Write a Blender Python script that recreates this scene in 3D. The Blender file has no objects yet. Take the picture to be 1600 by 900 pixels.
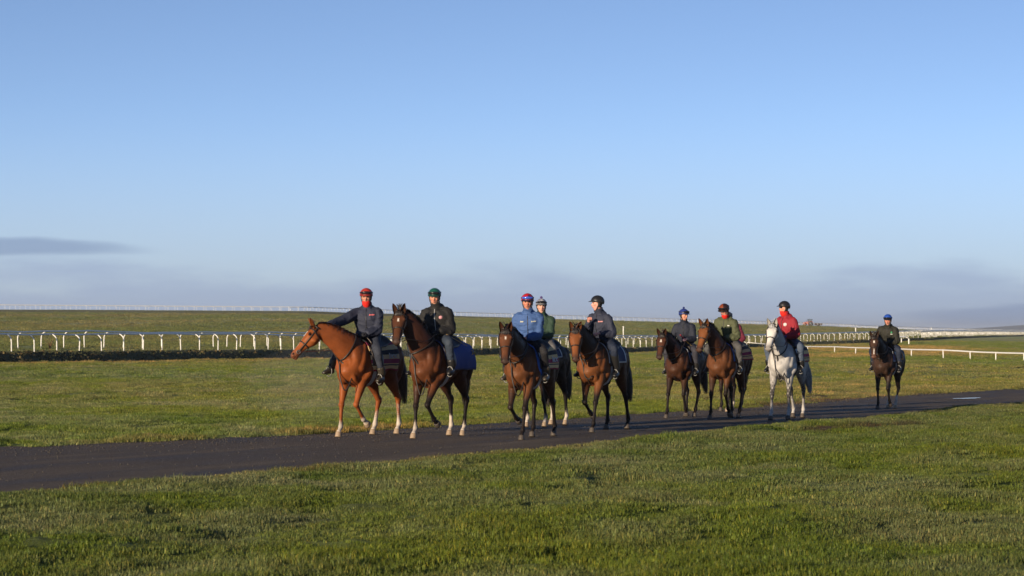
import bpy, math, random
import numpy as np
from mathutils import Vector, Matrix
from mathutils.bvhtree import BVHTree

R = math.radians
SC = bpy.context.scene
COL = SC.collection

# ------------------------------------------------------------------ camera
F = 3778.0                      # focal length in pixels of a 1600 px wide frame (85 mm)
CAMZ = 1.7
PITCH = math.atan(70.0 / F)     # eye level lies at row 520 of 900
cam = bpy.data.cameras.new('camera')
cam.sensor_width = 36.0
cam.lens = 36.0 * F / 1600.0
cam.clip_start = 0.1
cam.clip_end = 60000
cam.dof.use_dof = True
cam.dof.focus_distance = 43.0
cam.dof.aperture_fstop = 6.3
cam_o = bpy.data.objects.new('camera', cam)
COL.objects.link(cam_o)
cam_o.location = (0, 0, CAMZ)
cam_o.rotation_euler = (math.pi / 2 + PITCH, 0, 0)
SC.camera = cam_o

# ------------------------------------------------------------------ sun and sky
SUN_EL = R(9.5)
SUN_DIR = Vector((0.56, 0.83, 0)).normalized()            # the way the light travels
L_DIR = Vector((SUN_DIR.x * math.cos(SUN_EL), SUN_DIR.y * math.cos(SUN_EL), -math.sin(SUN_EL)))
sun = bpy.data.lights.new('sun', 'SUN')
sun.energy = 5.0
sun.angle = R(0.55)
sun.color = (1.0, 0.81, 0.57)
sun_o = bpy.data.objects.new('sun', sun)
COL.objects.link(sun_o)
sun_o.rotation_euler = L_DIR.to_track_quat('-Z', 'Y').to_euler()
sun_o.location = (-30, -45, 30)

world = bpy.data.worlds.new('World')
SC.world = world
world.use_nodes = True
wn = world.node_tree.nodes
wl = world.node_tree.links
wn.clear()
def WN(t, **kw):
    n = wn.new(t)
    for k, v in kw.items():
        setattr(n, k, v)
    return n
def wmath(op, a, b=None, c=None):
    n = WN('ShaderNodeMath', operation=op)
    for i, v in enumerate((a, b, c)):
        if v is None:
            continue
        if isinstance(v, (int, float)):
            n.inputs[i].default_value = v
        else:
            wl.new(v, n.inputs[i])
    return n.outputs[0]
def wsmooth(v, lo, hi):
    n = WN('ShaderNodeMapRange', interpolation_type='SMOOTHSTEP')
    wl.new(v, n.inputs[0])
    n.inputs[1].default_value = lo
    n.inputs[2].default_value = hi
    return n.outputs[0]
sky = WN('ShaderNodeTexSky', sky_type='NISHITA')
sky.sun_disc = False
sky.sun_elevation = SUN_EL
# direction towards the sun measured clockwise from +Y
to_sun = -SUN_DIR
sky.sun_rotation = math.atan2(to_sun.x, to_sun.y)
sky.altitude = 100
sky.air_density = 0.45
sky.dust_density = 0.0
sky.ozone_density = 2.6
tc = WN('ShaderNodeTexCoord')
sep = WN('ShaderNodeSeparateXYZ')
wl.new(tc.outputs['Generated'], sep.inputs[0])
elev = wmath('MULTIPLY', wmath('ARCSINE', sep.outputs[2]), 57.2958)           # degrees
azim = wmath('MULTIPLY', wmath('ARCTAN2', sep.outputs[0], sep.outputs[1]), 57.2958)
comb = WN('ShaderNodeCombineXYZ')
wl.new(wmath('MULTIPLY', azim, 0.22), comb.inputs[0])
wl.new(wmath('MULTIPLY', elev, 1.1), comb.inputs[1])
nz = WN('ShaderNodeTexNoise')
nz.inputs['Scale'].default_value = 1.0
nz.inputs['Detail'].default_value = 5.0
nz.inputs['Roughness'].default_value = 0.55
wl.new(comb.outputs[0], nz.inputs['Vector'])
noise = wmath('SUBTRACT', nz.outputs[0], 0.5)
# low bank of grey-violet cloud along the whole horizon, its top uneven
bank_top = wmath('ADD', wmath('MULTIPLY', noise, 2.6), 1.35)
bank = wsmooth(wmath('SUBTRACT', bank_top, elev), -0.45, 0.55)
# flat streaks of cloud a little higher up, one on every stretch of horizon
def streak(az0, el0, wa, we):
    a = wmath('DIVIDE', wmath('SUBTRACT', azim, az0), wa)
    e = wmath('DIVIDE', wmath('ADD', wmath('SUBTRACT', elev, el0), wmath('MULTIPLY', noise, -0.55)), we)
    r2 = wmath('ADD', wmath('MULTIPLY', a, a), wmath('MULTIPLY', e, e))
    return wsmooth(wmath('SUBTRACT', 1.0, r2), 0.0, 0.8)
streaks = streak(-12.6, 1.98, 4.6, 0.30)
for az0, el0, wa, we in ((24, 2.3, 6, 0.3), (-30, 2.5, 7, 0.3), (60, 2.0, 9, 0.35), (-70, 2.2, 9, 0.35), (12.2, 0.42, 3.6, 0.30)):
    streaks = wmath('MAXIMUM', streaks, streak(az0, el0, wa, we))
def wmix(fac, a, b, mode='MIX'):
    n = WN('ShaderNodeMix', data_type='RGBA', blend_type=mode)
    if isinstance(fac, (int, float)):
        n.inputs[0].default_value = fac
    else:
        wl.new(fac, n.inputs[0])
    for i, v in ((6, a), (7, b)):
        if isinstance(v, tuple):
            n.inputs[i].default_value = v
        else:
            wl.new(v, n.inputs[i])
    return n.outputs[2]
SKY_STRENGTH = 0.102
clear = sky.outputs[0]
k = 0.80 / SKY_STRENGTH
# moisture low in the air whitens the lower sky
clear = wmix(wsmooth(elev, 30.0, 6.0), clear, wmix(1.0, clear, (1.36, 1.08, 0.97, 1), 'MULTIPLY'))
# thin haze thickening towards the horizon
hz_ = wsmooth(elev, 5.5, 0.0)
clear = wmix(wmath('MULTIPLY', hz_, 0.8), clear, (0.39 * k, 0.46 * k, 0.56 * k, 1))
col = wmix(wmath('MULTIPLY', bank, 0.55), clear, (0.27 * k, 0.35 * k, 0.55 * k, 1))
col = wmix(wmath('MULTIPLY', streaks, 0.62), col, (0.19 * k, 0.27 * k, 0.45 * k, 1))
bg = WN('ShaderNodeBackground')
bg.inputs[1].default_value = SKY_STRENGTH
wl.new(col, bg.inputs[0])
wo = WN('ShaderNodeOutputWorld')
wl.new(bg.outputs[0], wo.inputs[0])

vs = SC.view_settings
vs.view_transform = 'Standard'
vs.look = 'None'
vs.exposure = 0.45
vs.gamma = 1.0
vs.use_curve_mapping = False
SC.render.engine = 'CYCLES'
SC.cycles.max_bounces = 6
SC.cycles.transparent_max_bounces = 8
SC.cycles.volume_bounces = 0

random.seed(7)
RNG = np.random.default_rng(11)

# ------------------------------------------------------------------ helpers
def V(*a):
    return np.array(a, float)

def nrm(v):
    v = np.asarray(v, float)
    return v / max(1e-9, np.linalg.norm(v))

class MB:
    """collects vertices, faces and vertex colours; build() links them as one mesh object"""
    def __init__(self):
        self.v = []
        self.f = []
        self.c = []
        self.n = 0
    def add(self, vf, col=None):
        v, f = vf
        v = np.asarray(v, float).reshape(-1, 3)
        self.v.append(v)
        self.f.extend([tuple(i + self.n for i in q) for q in f])
        c = np.ones((len(v), 4))
        if col is not None:
            c[:, :3] = col
        self.c.append(c)
        self.n += len(v)
        return self
    def arrays(self):
        return np.concatenate(self.v), self.f
    def build(self, name, mat, parent=None, smooth=True, off=None, color=False):
        v, f = self.arrays()
        return mesh_obj(name, v, f, mat, parent, smooth, off, np.concatenate(self.c) if color else None)

def mesh_data(name, v, f, mat=None, smooth=True, off=None, cols=None):
    v = np.asarray(v, float)
    if off is not None:
        v = v - np.asarray(off, float)
    me = bpy.data.meshes.new(name)
    me.from_pydata(v.tolist(), [], f)
    if smooth:
        me.polygons.foreach_set('use_smooth', np.ones(len(me.polygons), bool))
    if cols is not None:
        a = me.color_attributes.new('Col', 'FLOAT_COLOR', 'POINT')
        a.data.foreach_set('color', np.asarray(cols, np.float32).ravel())
    if mat is not None:
        me.materials.append(mat)
    me.update()
    return me

def mesh_obj(name, v, f, mat, parent=None, smooth=True, off=None, cols=None):
    me = mesh_data(name, v, f, mat, smooth, off, cols)
    return link(name, me, parent)

def link(name, me, parent=None):
    o = bpy.data.objects.new(name, me)
    COL.objects.link(o)
    if parent is not None:
        o.parent = parent
    return o

def tag(o, label=None, cat=None, group=None, kind=None):
    if label:
        o['label'] = label
    if cat:
        o['category'] = cat
    if group:
        o['group'] = group
    if kind:
        o['kind'] = kind
    return o

def empty(name, loc, rz=0.0):
    o = bpy.data.objects.new(name, None)
    o.empty_display_size = 0.2
    COL.objects.link(o)
    o.location = loc
    o.rotation_euler = (0, 0, rz)
    return o

def catmull(P, k):
    P = np.asarray(P, float)
    if len(P) < 3 or k <= 1:
        if k <= 1:
            return P
    Q = np.vstack([2 * P[0] - P[1], P, 2 * P[-1] - P[-2]])
    out = []
    for i in range(1, len(Q) - 2):
        p0, p1, p2, p3 = Q[i - 1], Q[i], Q[i + 1], Q[i + 2]
        for j in range(k):
            t = j / k
            out.append(0.5 * ((2 * p1) + (-p0 + p2) * t + (2 * p0 - 5 * p1 + 4 * p2 - p3) * t * t + (-p0 + 3 * p1 - 3 * p2 + p3) * t ** 3))
    out.append(P[-1])
    return np.array(out)

def tube(path, radii, up=(0, 0, 1), n=14, k=4, cap=0.7, power=2.0):
    """closed loft along path; radii rows are (side, top[, bottom]); round caps"""
    path = np.asarray(path, float)
    rad = np.asarray(radii, float)
    if rad.ndim == 0:
        rad = np.full((len(path), 3), float(rad))
    elif rad.ndim == 1:
        rad = np.stack([rad] * 3, 1)
    elif rad.shape[1] == 2:
        rad = np.stack([rad[:, 0], rad[:, 1], rad[:, 1]], 1)
    P = catmull(path, k)
    Q = np.maximum(catmull(rad, k), 0.001)
    T = np.gradient(P, axis=0)
    T /= np.maximum(np.linalg.norm(T, axis=1), 1e-9)[:, None]
    up = np.asarray(up, float)
    ang = np.linspace(0, 2 * math.pi, n, endpoint=False)
    ca, sa = np.cos(ang), np.sin(ang)
    if power != 2.0:
        e = 2.0 / power
        ca = np.sign(ca) * np.abs(ca) ** e
        sa = np.sign(sa) * np.abs(sa) ** e
    def ring(p, t, r, s=1.0):
        side = np.cross(t, up)
        if np.linalg.norm(side) < 1e-4:
            side = np.cross(t, up + V(0.03, 0.05, 0.01))
        side = nrm(side)
        v = np.cross(side, t)
        hv = np.where(sa >= 0, r[1], r[2])
        return p + s * (r[0] * ca[:, None] * side + (hv * sa)[:, None] * v)
    rings = []
    c = cap
    m0 = min(Q[0][0], Q[0][1]) * c
    m1 = min(Q[-1][0], Q[-1][1]) * c
    if c > 0:
        rings += [ring(P[0] - T[0] * m0 * 0.9, T[0], Q[0], 0.42), ring(P[0] - T[0] * m0 * 0.55, T[0], Q[0], 0.82)]
    rings += [ring(P[i], T[i], Q[i]) for i in range(len(P))]
    if c > 0:
        rings += [ring(P[-1] + T[-1] * m1 * 0.55, T[-1], Q[-1], 0.82), ring(P[-1] + T[-1] * m1 * 0.9, T[-1], Q[-1], 0.42)]
    vs_ = np.concatenate(rings)
    fs = []
    m = len(rings)
    for i in range(m - 1):
        for j in range(n):
            a, b = i * n + j, i * n + (j + 1) % n
            fs.append((a, b, b + n, a + n))
    base = len(vs_)
    vs_ = np.vstack([vs_, P[0] - T[0] * m0, P[-1] + T[-1] * m1])
    for j in range(n):
        fs.append((base, (j + 1) % n, j))
        fs.append((base + 1, (m - 1) * n + j, (m - 1) * n + (j + 1) % n))
    return vs_, fs

def blob(c, r, n=14, m=10, rot=None):
    """ellipsoid"""
    vs_, fs = [], []
    r = np.asarray(r if np.ndim(r) else (r, r, r), float)
    for i in range(1, m):
        th = math.pi * i / m
        for j in range(n):
            ph = 2 * math.pi * j / n
            vs_.append((math.sin(th) * math.cos(ph), math.sin(th) * math.sin(ph), math.cos(th)))
    for i in range(m - 2):
        for j in range(n):
            a, b = i * n + j, i * n + (j + 1) % n
            fs.append((a, a + n, b + n, b))
    t, bt = len(vs_), len(vs_) + 1
    vs_ += [(0, 0, 1), (0, 0, -1)]
    for j in range(n):
        fs.append((t, j, (j + 1) % n))
        fs.append((bt, (m - 2) * n + (j + 1) % n, (m - 2) * n + j))
    v = np.array(vs_) * r
    if rot is not None:
        v = v @ np.asarray(rot).T
    return v + np.asarray(c, float), fs

def box(c, s, rot=None):
    c = np.asarray(c, float)
    h = np.asarray(s, float) / 2
    v = np.array([(x, y, z) for x in (-1, 1) for y in (-1, 1) for z in (-1, 1)], float) * h
    if rot is not None:
        v = v @ np.asarray(rot).T
    f = [(0, 1, 3, 2), (4, 6, 7, 5), (0, 4, 5, 1), (2, 3, 7, 6), (0, 2, 6, 4), (1, 5, 7, 3)]
    return v + c, f

def rotz(a):
    c, s = math.cos(a), math.sin(a)
    return np.array([[c, -s, 0], [s, c, 0], [0, 0, 1]])
def roty(a):
    c, s = math.cos(a), math.sin(a)
    return np.array([[c, 0, s], [0, 1, 0], [-s, 0, c]])
def rotx(a):
    c, s = math.cos(a), math.sin(a)
    return np.array([[1, 0, 0], [0, c, -s], [0, s, c]])

def remesh(mb, voxel, smooth_it=3):
    """union of closed shapes as one continuous surface"""
    v, f = mb.arrays()
    me = mesh_data('tmp', v, f)
    o = bpy.data.objects.new('tmp', me)
    COL.objects.link(o)
    m = o.modifiers.new('r', 'REMESH')
    m.mode = 'VOXEL'
    m.voxel_size = voxel
    s = o.modifiers.new('s', 'SMOOTH')
    s.factor = 0.5
    s.iterations = smooth_it
    dg = bpy.context.evaluated_depsgraph_get()
    ev = o.evaluated_get(dg)
    m2 = ev.to_mesh()
    n = len(m2.vertices)
    co = np.empty(n * 3, np.float32)
    m2.vertices.foreach_get('co', co)
    co = co.reshape(-1, 3).astype(float)
    fl = np.empty(len(m2.loops), np.int32)
    m2.loops.foreach_get('vertex_index', fl)
    ls = np.empty(len(m2.polygons), np.int32)
    m2.polygons.foreach_get('loop_start', ls)
    lt = np.empty(len(m2.polygons), np.int32)
    m2.polygons.foreach_get('loop_total', lt)
    faces = [tuple(int(x) for x in fl[a:a + b]) for a, b in zip(ls, lt)]
    ev.to_mesh_clear()
    bpy.data.objects.remove(o)
    bpy.data.meshes.remove(me)
    return co, faces

def hash2(ix, iy, seed=0):
    h = (ix.astype(np.int64) * 374761393 + iy.astype(np.int64) * 668265263 + seed * 1442695041) & 0xFFFFFFFF
    h = ((h ^ (h >> 13)) * 1274126177) & 0xFFFFFFFF
    return ((h ^ (h >> 16)) & 0xFFFF) / 65535.0

def vnoise(x, y, seed=0):
    x = np.asarray(x, float)
    y = np.asarray(y, float)
    ix, iy = np.floor(x), np.floor(y)
    fx, fy = x - ix, y - iy
    fx = fx * fx * fx * (fx * (fx * 6 - 15) + 10)
    fy = fy * fy * fy * (fy * (fy * 6 - 15) + 10)
    a = hash2(ix, iy, seed)
    b = hash2(ix + 1, iy, seed)
    c = hash2(ix, iy + 1, seed)
    d = hash2(ix + 1, iy + 1, seed)
    return (a * (1 - fx) + b * fx) * (1 - fy) + (c * (1 - fx) + d * fx) * fy - 0.5

def fbm(x, y, oct_=4, seed=0):
    s, a, t = 0, 1.0, 0
    for i in range(oct_):
        s = s + a * vnoise(x * 2 ** i + 17.3 * i, y * 2 ** i - 9.1 * i, seed + i)
        t += a
        a *= 0.5
    return s / t * 2       # about -1..1

# ------------------------------------------------------------------ materials
MATS = {}
def nodes_of(m):
    return m.node_tree.nodes, m.node_tree.links
def new_mat(name):
    m = bpy.data.materials.new(name)
    m.use_nodes = True
    m.node_tree.nodes.clear()
    out = m.node_tree.nodes.new('ShaderNodeOutputMaterial')
    p = m.node_tree.nodes.new('ShaderNodeBsdfPrincipled')
    m.node_tree.links.new(p.outputs[0], out.inputs[0])
    return m, p, out

def simple(name, col, rough=0.6, metal=0.0, var=0.15, scale=30.0, bump=0.0, bscale=200.0, spec=0.5, sheen=0.0):
    """plain surface with slight mottling and fine relief"""
    if name in MATS:
        return MATS[name]
    m, p, out = new_mat(name)
    n, l = nodes_of(m)
    tcn = n.new('ShaderNodeTexCoord')
    t = n.new('ShaderNodeTexNoise')
    t.inputs['Scale'].default_value = scale
    t.inputs['Detail'].default_value = 4
    l.new(tcn.outputs['Object'], t.inputs['Vector'])
    mx = n.new('ShaderNodeMix')
    mx.data_type = 'RGBA'
    l.new(t.outputs[0], mx.inputs[0])
    c = np.array(col[:3])
    mx.inputs[6].default_value = (*(c * (1 - var)), 1)
    mx.inputs[7].default_value = (*np.minimum(c * (1 + var), 1), 1)
    l.new(mx.outputs[2], p.inputs['Base Color'])
    p.inputs['Roughness'].default_value = rough
    p.inputs['Metallic'].default_value = metal
    p.inputs['Specular IOR Level'].default_value = spec
    if sheen:
        p.inputs['Sheen Weight'].default_value = sheen
    if bump:
        t2 = n.new('ShaderNodeTexNoise')
        t2.inputs['Scale'].default_value = bscale
        t2.inputs['Detail'].default_value = 5
        l.new(tcn.outputs['Object'], t2.inputs['Vector'])
        b = n.new('ShaderNodeBump')
        b.inputs['Strength'].default_value = bump
        b.inputs['Distance'].default_value = 0.01
        l.new(t2.outputs[0], b.inputs['Height'])
        l.new(b.outputs[0], p.inputs['Normal'])
    MATS[name] = m
    return m

def vcol_mat(name, rough=0.5, var=0.2, scale=9.0, bump=0.1, bscale=120.0, spec=0.5, sheen=0.0, stretch=None):
    if name in MATS:
        return MATS[name]
    m, p, out = new_mat(name)
    n, l = nodes_of(m)
    at = n.new('ShaderNodeAttribute')
    at.attribute_name = 'Col'
    tcn = n.new('ShaderNodeTexCoord')
    t = n.new('ShaderNodeTexNoise')
    t.inputs['Scale'].default_value = scale
    t.inputs['Detail'].default_value = 5
    l.new(tcn.outputs['Object'], t.inputs['Vector'])
    mr = n.new('ShaderNodeMapRange')
    l.new(t.outputs[0], mr.inputs[0])
    mr.inputs[1].default_value = 0.3
    mr.inputs[2].default_value = 0.7
    mr.inputs[3].default_value = 1 - var
    mr.inputs[4].default_value = 1 + var
    vm = n.new('ShaderNodeVectorMath')
    vm.operation = 'SCALE'
    l.new(at.outputs['Color'], vm.inputs[0])
    l.new(mr.outputs[0], vm.inputs['Scale'])
    l.new(vm.outputs[0], p.inputs['Base Color'])
    p.inputs['Roughness'].default_value = rough
    p.inputs['Specular IOR Level'].default_value = spec
    if sheen:
        p.inputs['Sheen Weight'].default_value = sheen
    t2 = n.new('ShaderNodeTexNoise')
    t2.inputs['Scale'].default_value = bscale
    t2.inputs['Detail'].default_value = 4
    if stretch:
        mp = n.new('ShaderNodeMapping')
        mp.inputs['Scale'].default_value = stretch
        l.new(tcn.outputs['Object'], mp.inputs[0])
        l.new(mp.outputs[0], t2.inputs['Vector'])
    else:
        l.new(tcn.outputs['Object'], t2.inputs['Vector'])
    b = n.new('ShaderNodeBump')
    b.inputs['Strength'].default_value = bump
    b.inputs['Distance'].default_value = 0.02
    l.new(t2.outputs[0], b.inputs['Height'])
    l.new(b.outputs[0], p.inputs['Normal'])
    MATS[name] = m
    return m

# ------------------------------------------------------------------ the lie of the land
# running rail: columns of (picture column, rail top row, rail foot row) -> depth and height of the ground
RAIL_H = 1.2
_rail = np.array([(-260, 519, 552.5), (0, 521, 550.5), (200, 522.5, 549.5), (400, 523.5, 548), (600, 525.5, 547), (800, 527.5, 545.8),
                  (1000, 528, 543.5), (1200, 524, 537), (1330, 520, 532), (1440, 517.5, 528.5), (1520, 517, 525), (1600, 517.5, 523.4), (1800, 518.5, 522.3)], float)
U_R = _rail[:, 0]
D_R = RAIL_H * F / (_rail[:, 2] - _rail[:, 1])
Z_R = CAMZ - (_rail[:, 2] - 520) * D_R / F
_foot = np.array([569, 567, 565.5, 562.5, 559.5, 556, 551.5, 543, 537.5, 533, 528, 525.4, 524])
D_B = D_R - 3.2
Z_B = CAMZ - (_foot - 520) * D_B / F
_ridge = np.array([(-260, 474.5, 482.2), (0, 476, 483.5), (480, 479.5, 486.5), (930, 494, 500), (1100, 499.5, 505.2), (1260, 504, 509.2),
                   (1340, 507.5, 512.5), (1440, 511, 515.5), (1600, 515.5, 519.3), (1800, 517.5, 521)], float)
U_H = _ridge[:, 0]
D_H = RAIL_H * F / (_ridge[:, 2] - _ridge[:, 1])
Z_H = CAMZ - (_ridge[:, 2] - 520) * D_H / F

def keys(u):
    d_r, z_r = np.interp(u, U_R, D_R), np.interp(u, U_R, Z_R)
    d_b, z_b = np.interp(u, U_R, D_B), np.interp(u, U_R, Z_B)
    d_h, z_h = np.interp(u, U_H, D_H), np.interp(u, U_H, Z_H)
    return d_b, z_b, d_r, z_r, d_h, z_h

def near_z(d):
    return np.where(d < 39, 0.0, -0.0085 * (np.clip(d, 39, 70) - 39))

def base_z(x, y):
    """height of the smooth ground"""
    x = np.asarray(x, float)
    y = np.asarray(y, float)
    r = np.hypot(x, y)
    ang = np.arctan2(x, y)
    lim = 0.26
    a2 = np.clip(ang, -lim, lim)
    d = r * np.cos(a2)
    u = 800 + F * np.tan(a2)
    d_b, z_b, d_r, z_r, d_h, z_h = keys(u)
    z0 = near_z(np.minimum(d, 75))
    t = np.clip((d - 75) / (d_b - 75), 0, 1)
    t = t * t * (3 - 2 * t)
    z = z0 * (1 - t) + z_b * t
    t = np.clip((d - d_b) / (d_r - 0.9 - d_b), 0, 1)
    t = t * t * (3 - 2 * t)
    z = np.where(d > d_b, z_b + (z_r - z_b) * t, z)
    t = np.clip((d - d_r) / (d_h - 5 - d_r), 0, 1)
    hb = 0.8 * np.clip((1000 - u) / 400, 0, 1)
    z = np.where(d > d_r, z_r + (z_h - hb - z_r) * t, z)
    t = np.clip((d - (d_h - 5)) / 4, 0, 1)
    z = np.where(d > d_h - 5, z_h - hb + hb * t, z)
    t = np.clip((d - d_h - 25) / 120, 0, 1)
    z = np.where(d > d_h + 25, z_h - 5 * t - np.clip(d - d_h - 145, 0, 1e9) * 0.004, z)
    return z

def px_of(p):
    """picture position of a world point"""
    x, y, z = p
    cp, sp = math.cos(PITCH), math.sin(PITCH)
    zz = z - CAMZ
    depth = y * cp + zz * sp
    h = -y * sp + zz * cp
    return 800 + F * x / depth, 450 - F * h / depth

def ground_at(u, v):
    """point of the smooth ground seen at a picture position"""
    cp, sp = math.cos(PITCH), math.sin(PITCH)
    cx, cy = (u - 800) / F, (450 - v) / F
    dx, dy, dz = cx, cp - cy * sp, sp + cy * cp
    a, b = 5.0, 2600.0
    for k_ in range(4):
        t = np.geomspace(a, b, 160)
        below = CAMZ + dz * t < base_z(dx * t, dy * t)
        q = int(np.argmax(below)) if below.any() else 159
        a, b = t[max(0, q - 1)], t[q]
    return np.array([dx * b, dy * b, CAMZ + dz * b])

# the gravel road, from its two edges
NEAR_EDGE = [(-420, 812), (0, 776), (200, 757.5), (400, 742), (600, 726), (800, 706), (1000, 688), (1110, 675.5), (1200, 668), (1300, 661), (1400, 650), (1480, 641), (1560, 635.5), (1640, 630), (1900, 612)]
FAR_EDGE = [(-420, 717), (0, 698), (250, 689.5), (480, 679), (800, 659), (1000, 646), (1170, 636.5), (1250, 631), (1340, 622.5), (1480, 614), (1600, 606), (1700, 601), (1900, 592)]
NE = np.array([ground_at(u, v)[:2] for u, v in NEAR_EDGE])
FE = np.array([ground_at(u, v)[:2] for u, v in FAR_EDGE])
_dir = nrm(np.append(NE[6] - NE[0], 0))[:2]
NE[0] = NE[1] - _dir * 14
FE[0] = FE[1] - _dir * 14
_nrm = np.array([-_dir[1], _dir[0]])
def edge_fun(E):
    s = E @ _dir
    n = E @ _nrm
    o = np.argsort(s)
    return s[o], n[o]
SN, NN = edge_fun(NE)
SF, NF = edge_fun(FE)
def road_coords(x, y):
    s = x * _dir[0] + y * _dir[1]
    n = x * _nrm[0] + y * _nrm[1]
    return s, n, np.interp(s, SN, NN), np.interp(s, SF, NF)
def road_depth(x, y):
    """metres inside the road (negative outside), wobbling edge"""
    s, n, a, b = road_coords(x, y)
    w1 = 0.16 * fbm(s * 0.9, s * 0 + 3.3, 3, 5) + 0.10 * fbm(s * 4.0, n * 4, 2, 8)
    w2 = 0.22 * fbm(s * 0.7, s * 0 + 9.3, 3, 15) + 0.12 * fbm(s * 3.5, n * 3.5, 2, 18)
    return np.minimum(n - (a + w1), (b + w2) - n)

def hummock(x, y):
    r = np.hypot(x, y)
    fade = np.clip((400 - r) / 300, 0, 1)
    h = 0.095 * fbm(x * 0.55, y * 0.42, 3, 31) + 0.068 * fbm(x * 1.7, y * 1.3, 3, 44) + 0.012 * fbm(x * 6, y * 6, 2, 51)
    big = 0.10 * fbm(x * 0.05, y * 0.05, 2, 71) * np.clip((r - 40) / 60, 0, 1)
    return h * fade + big

def ground_z(x, y):
    x = np.asarray(x, float)
    y = np.asarray(y, float)
    z = base_z(x, y)
    rd = road_depth(x, y)
    out = np.clip(-rd / 0.8, 0, 1)
    near_rail = 1.0
    z = z + (hummock(x, y) + 0.035) * out
    return np.where(rd > 0, z - np.clip(rd / 0.25, 0, 1) * 0.10, z)

# ------------------------------------------------------------------ ground
def grass_colour(x, y):
    """the turf's own colour: green, dewy blue-green and dry straw patches"""
    x = np.asarray(x, float)
    y = np.asarray(y, float)
    r = np.hypot(x, y)
    ang = np.clip(np.arctan2(x, y), -0.26, 0.26)
    u = 800 + F * np.tan(ang)
    d = r * np.cos(ang)
    d_b, z_b, d_r, z_r, d_h, z_h = keys(u)
    n1 = fbm(x * 0.25, y * 0.13, 4, 3)
    n2 = fbm(x * 0.9, y * 0.6, 3, 13)
    n3 = fbm(x * 0.05, y * 0.018, 3, 23)
    green = np.array([0.124, 0.158, 0.019])
    lush = np.array([0.080, 0.126, 0.016])
    straw = np.array([0.222, 0.176, 0.056])
    dew = np.array([0.165, 0.182, 0.078])
    def mixc(a, b, t):
        t = np.clip(t, 0, 1)[..., None]
        return a * (1 - t) + b * t
    c = np.broadcast_to(green, x.shape + (3,))
    c = mixc(c, lush, 0.5 + n1 * 1.2)
    c = mixc(c, dew, 0.34 + n2 * 0.8 + n1 * 0.5)
    # straw patches grow with distance, most in the far part of the first field on the right
    right = np.clip((u - 700) / 700, 0, 1)
    band = np.exp(-((d - 0.62 * d_b) / (0.22 * d_b)) ** 2)
    c = mixc(c, straw, (0.34 + n3 * 1.3 + 0.5 * n2) * (0.34 + right * (0.25 + 0.8 * band)) * np.clip((d - 50) / 25, 0, 1))
    # dry strip below the bank of the rail
    strip = np.exp(-((d_b - 5 - d) / (4 + 0.03 * d_b)) ** 2) * np.clip((1300 - u) / 300, 0.25, 1)
    c = mixc(c, straw * 0.9, strip * (0.62 + n2 * 0.8))
    # withered fringe along the far side of the road
    s, n, a, b = road_coords(x, y)
    fr = np.exp(-((n - b - 0.35) / 0.42) ** 2) * np.clip(0.62 + 1.5 * fbm(s * 0.35, s * 0 + 1.7, 3, 61), 0, 1) * np.clip((900 - u) / 400, 0.12, 1)
    c = mixc(c, np.array([0.19, 0.128, 0.05]), fr * 0.95)
    fn = np.exp(-((a - n - 0.12) / 0.2) ** 2)
    c = mixc(c, straw, fn * 0.45)
    # the field beyond the rail: duller olive
    far = (d > d_r).astype(float)
    olive = np.array([0.128, 0.150, 0.045])
    oliveb = np.array([0.175, 0.165, 0.060])
    c = mixc(c, mixc(np.broadcast_to(olive, c.shape), oliveb, 0.45 + n3 * 1.6), far)
    # rough dark growth and bare earth on the bank itself
    bank_ = np.clip((d - d_b + 0.5) / 0.8, 0, 1) * np.clip((d_r + 0.3 - d) / 0.5, 0, 1)
    c = mixc(c, mixc(np.broadcast_to(np.array([0.030, 0.034, 0.013]), c.shape), np.array([0.075, 0.062, 0.025]), 0.15 + n2 * 1.2), bank_)
    bank2 = np.clip((d - d_h + 6) / 1.5, 0, 1) * np.clip((d_h + 0.5 - d) / 0.5, 0, 1) * np.clip((1000 - u) / 300, 0, 1)
    c = mixc(c, np.array([0.03, 0.03, 0.015]), bank2)
    # bare trodden soil by the far verge on the right and a patch on the near turf
    for (pu, pv, ra, rb) in SOIL:
        q = SOILP[(pu, pv)]
        dd = ((x - q[0]) * _dir[0] + (y - q[1]) * _dir[1]) / ra
        ee = ((x - q[0]) * _nrm[0] + (y - q[1]) * _nrm[1]) / rb
        m = np.exp(-(dd * dd + ee * ee)) * (0.9 + n2)
        c = mixc(c, np.array([0.055, 0.036, 0.024]), (m - 0.25) * 2.4)
    return np.clip(c, 0.004, 1)
SOIL = [(1310, 627, 4.5, 1.0), (1440, 618, 4.5, 0.8), (1215, 633, 3.0, 0.6), (1275, 622, 2.0, 0.7), (1330, 671, 3.0, 0.5), (1430, 650.5, 2.2, 0.7)]
SOILP = {(a, b): ground_at(a, b) for a, b, _, _ in SOIL}

ang_in = np.linspace(-0.245, 0.245, 330)
ang_l = -np.geomspace(0.2465, math.pi, 40)[::-1]
ang_r = np.geomspace(0.2465, math.pi, 40)
ANG = np.concatenate([ang_l, ang_in, ang_r])
rows = []
uA = 800 + F * np.tan(np.clip(ANG, -0.26, 0.26))
kb, _, kr, _, kh, _ = keys(uA)
ca = np.cos(np.clip(ANG, -0.26, 0.26))
r0 = list(np.geomspace(1.0, 15.5, 16)[:-1]) + list(np.geomspace(15.5, 75, 430))
for d in r0:
    rows.append(np.full(len(ANG), d))
for t in np.linspace(0, 1, 130)[1:]:
    rows.append(75 / ca * (kb / 75) ** t)
for t in np.linspace(0, 1, 13)[1:]:
    rows.append((kb + (kr + 0.6 - kb) * t) / ca)
for t in np.linspace(0, 1, 90)[1:]:
    rows.append((kr + 0.6 + (kh - 6 - kr - 0.6) * t) / ca)
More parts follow.
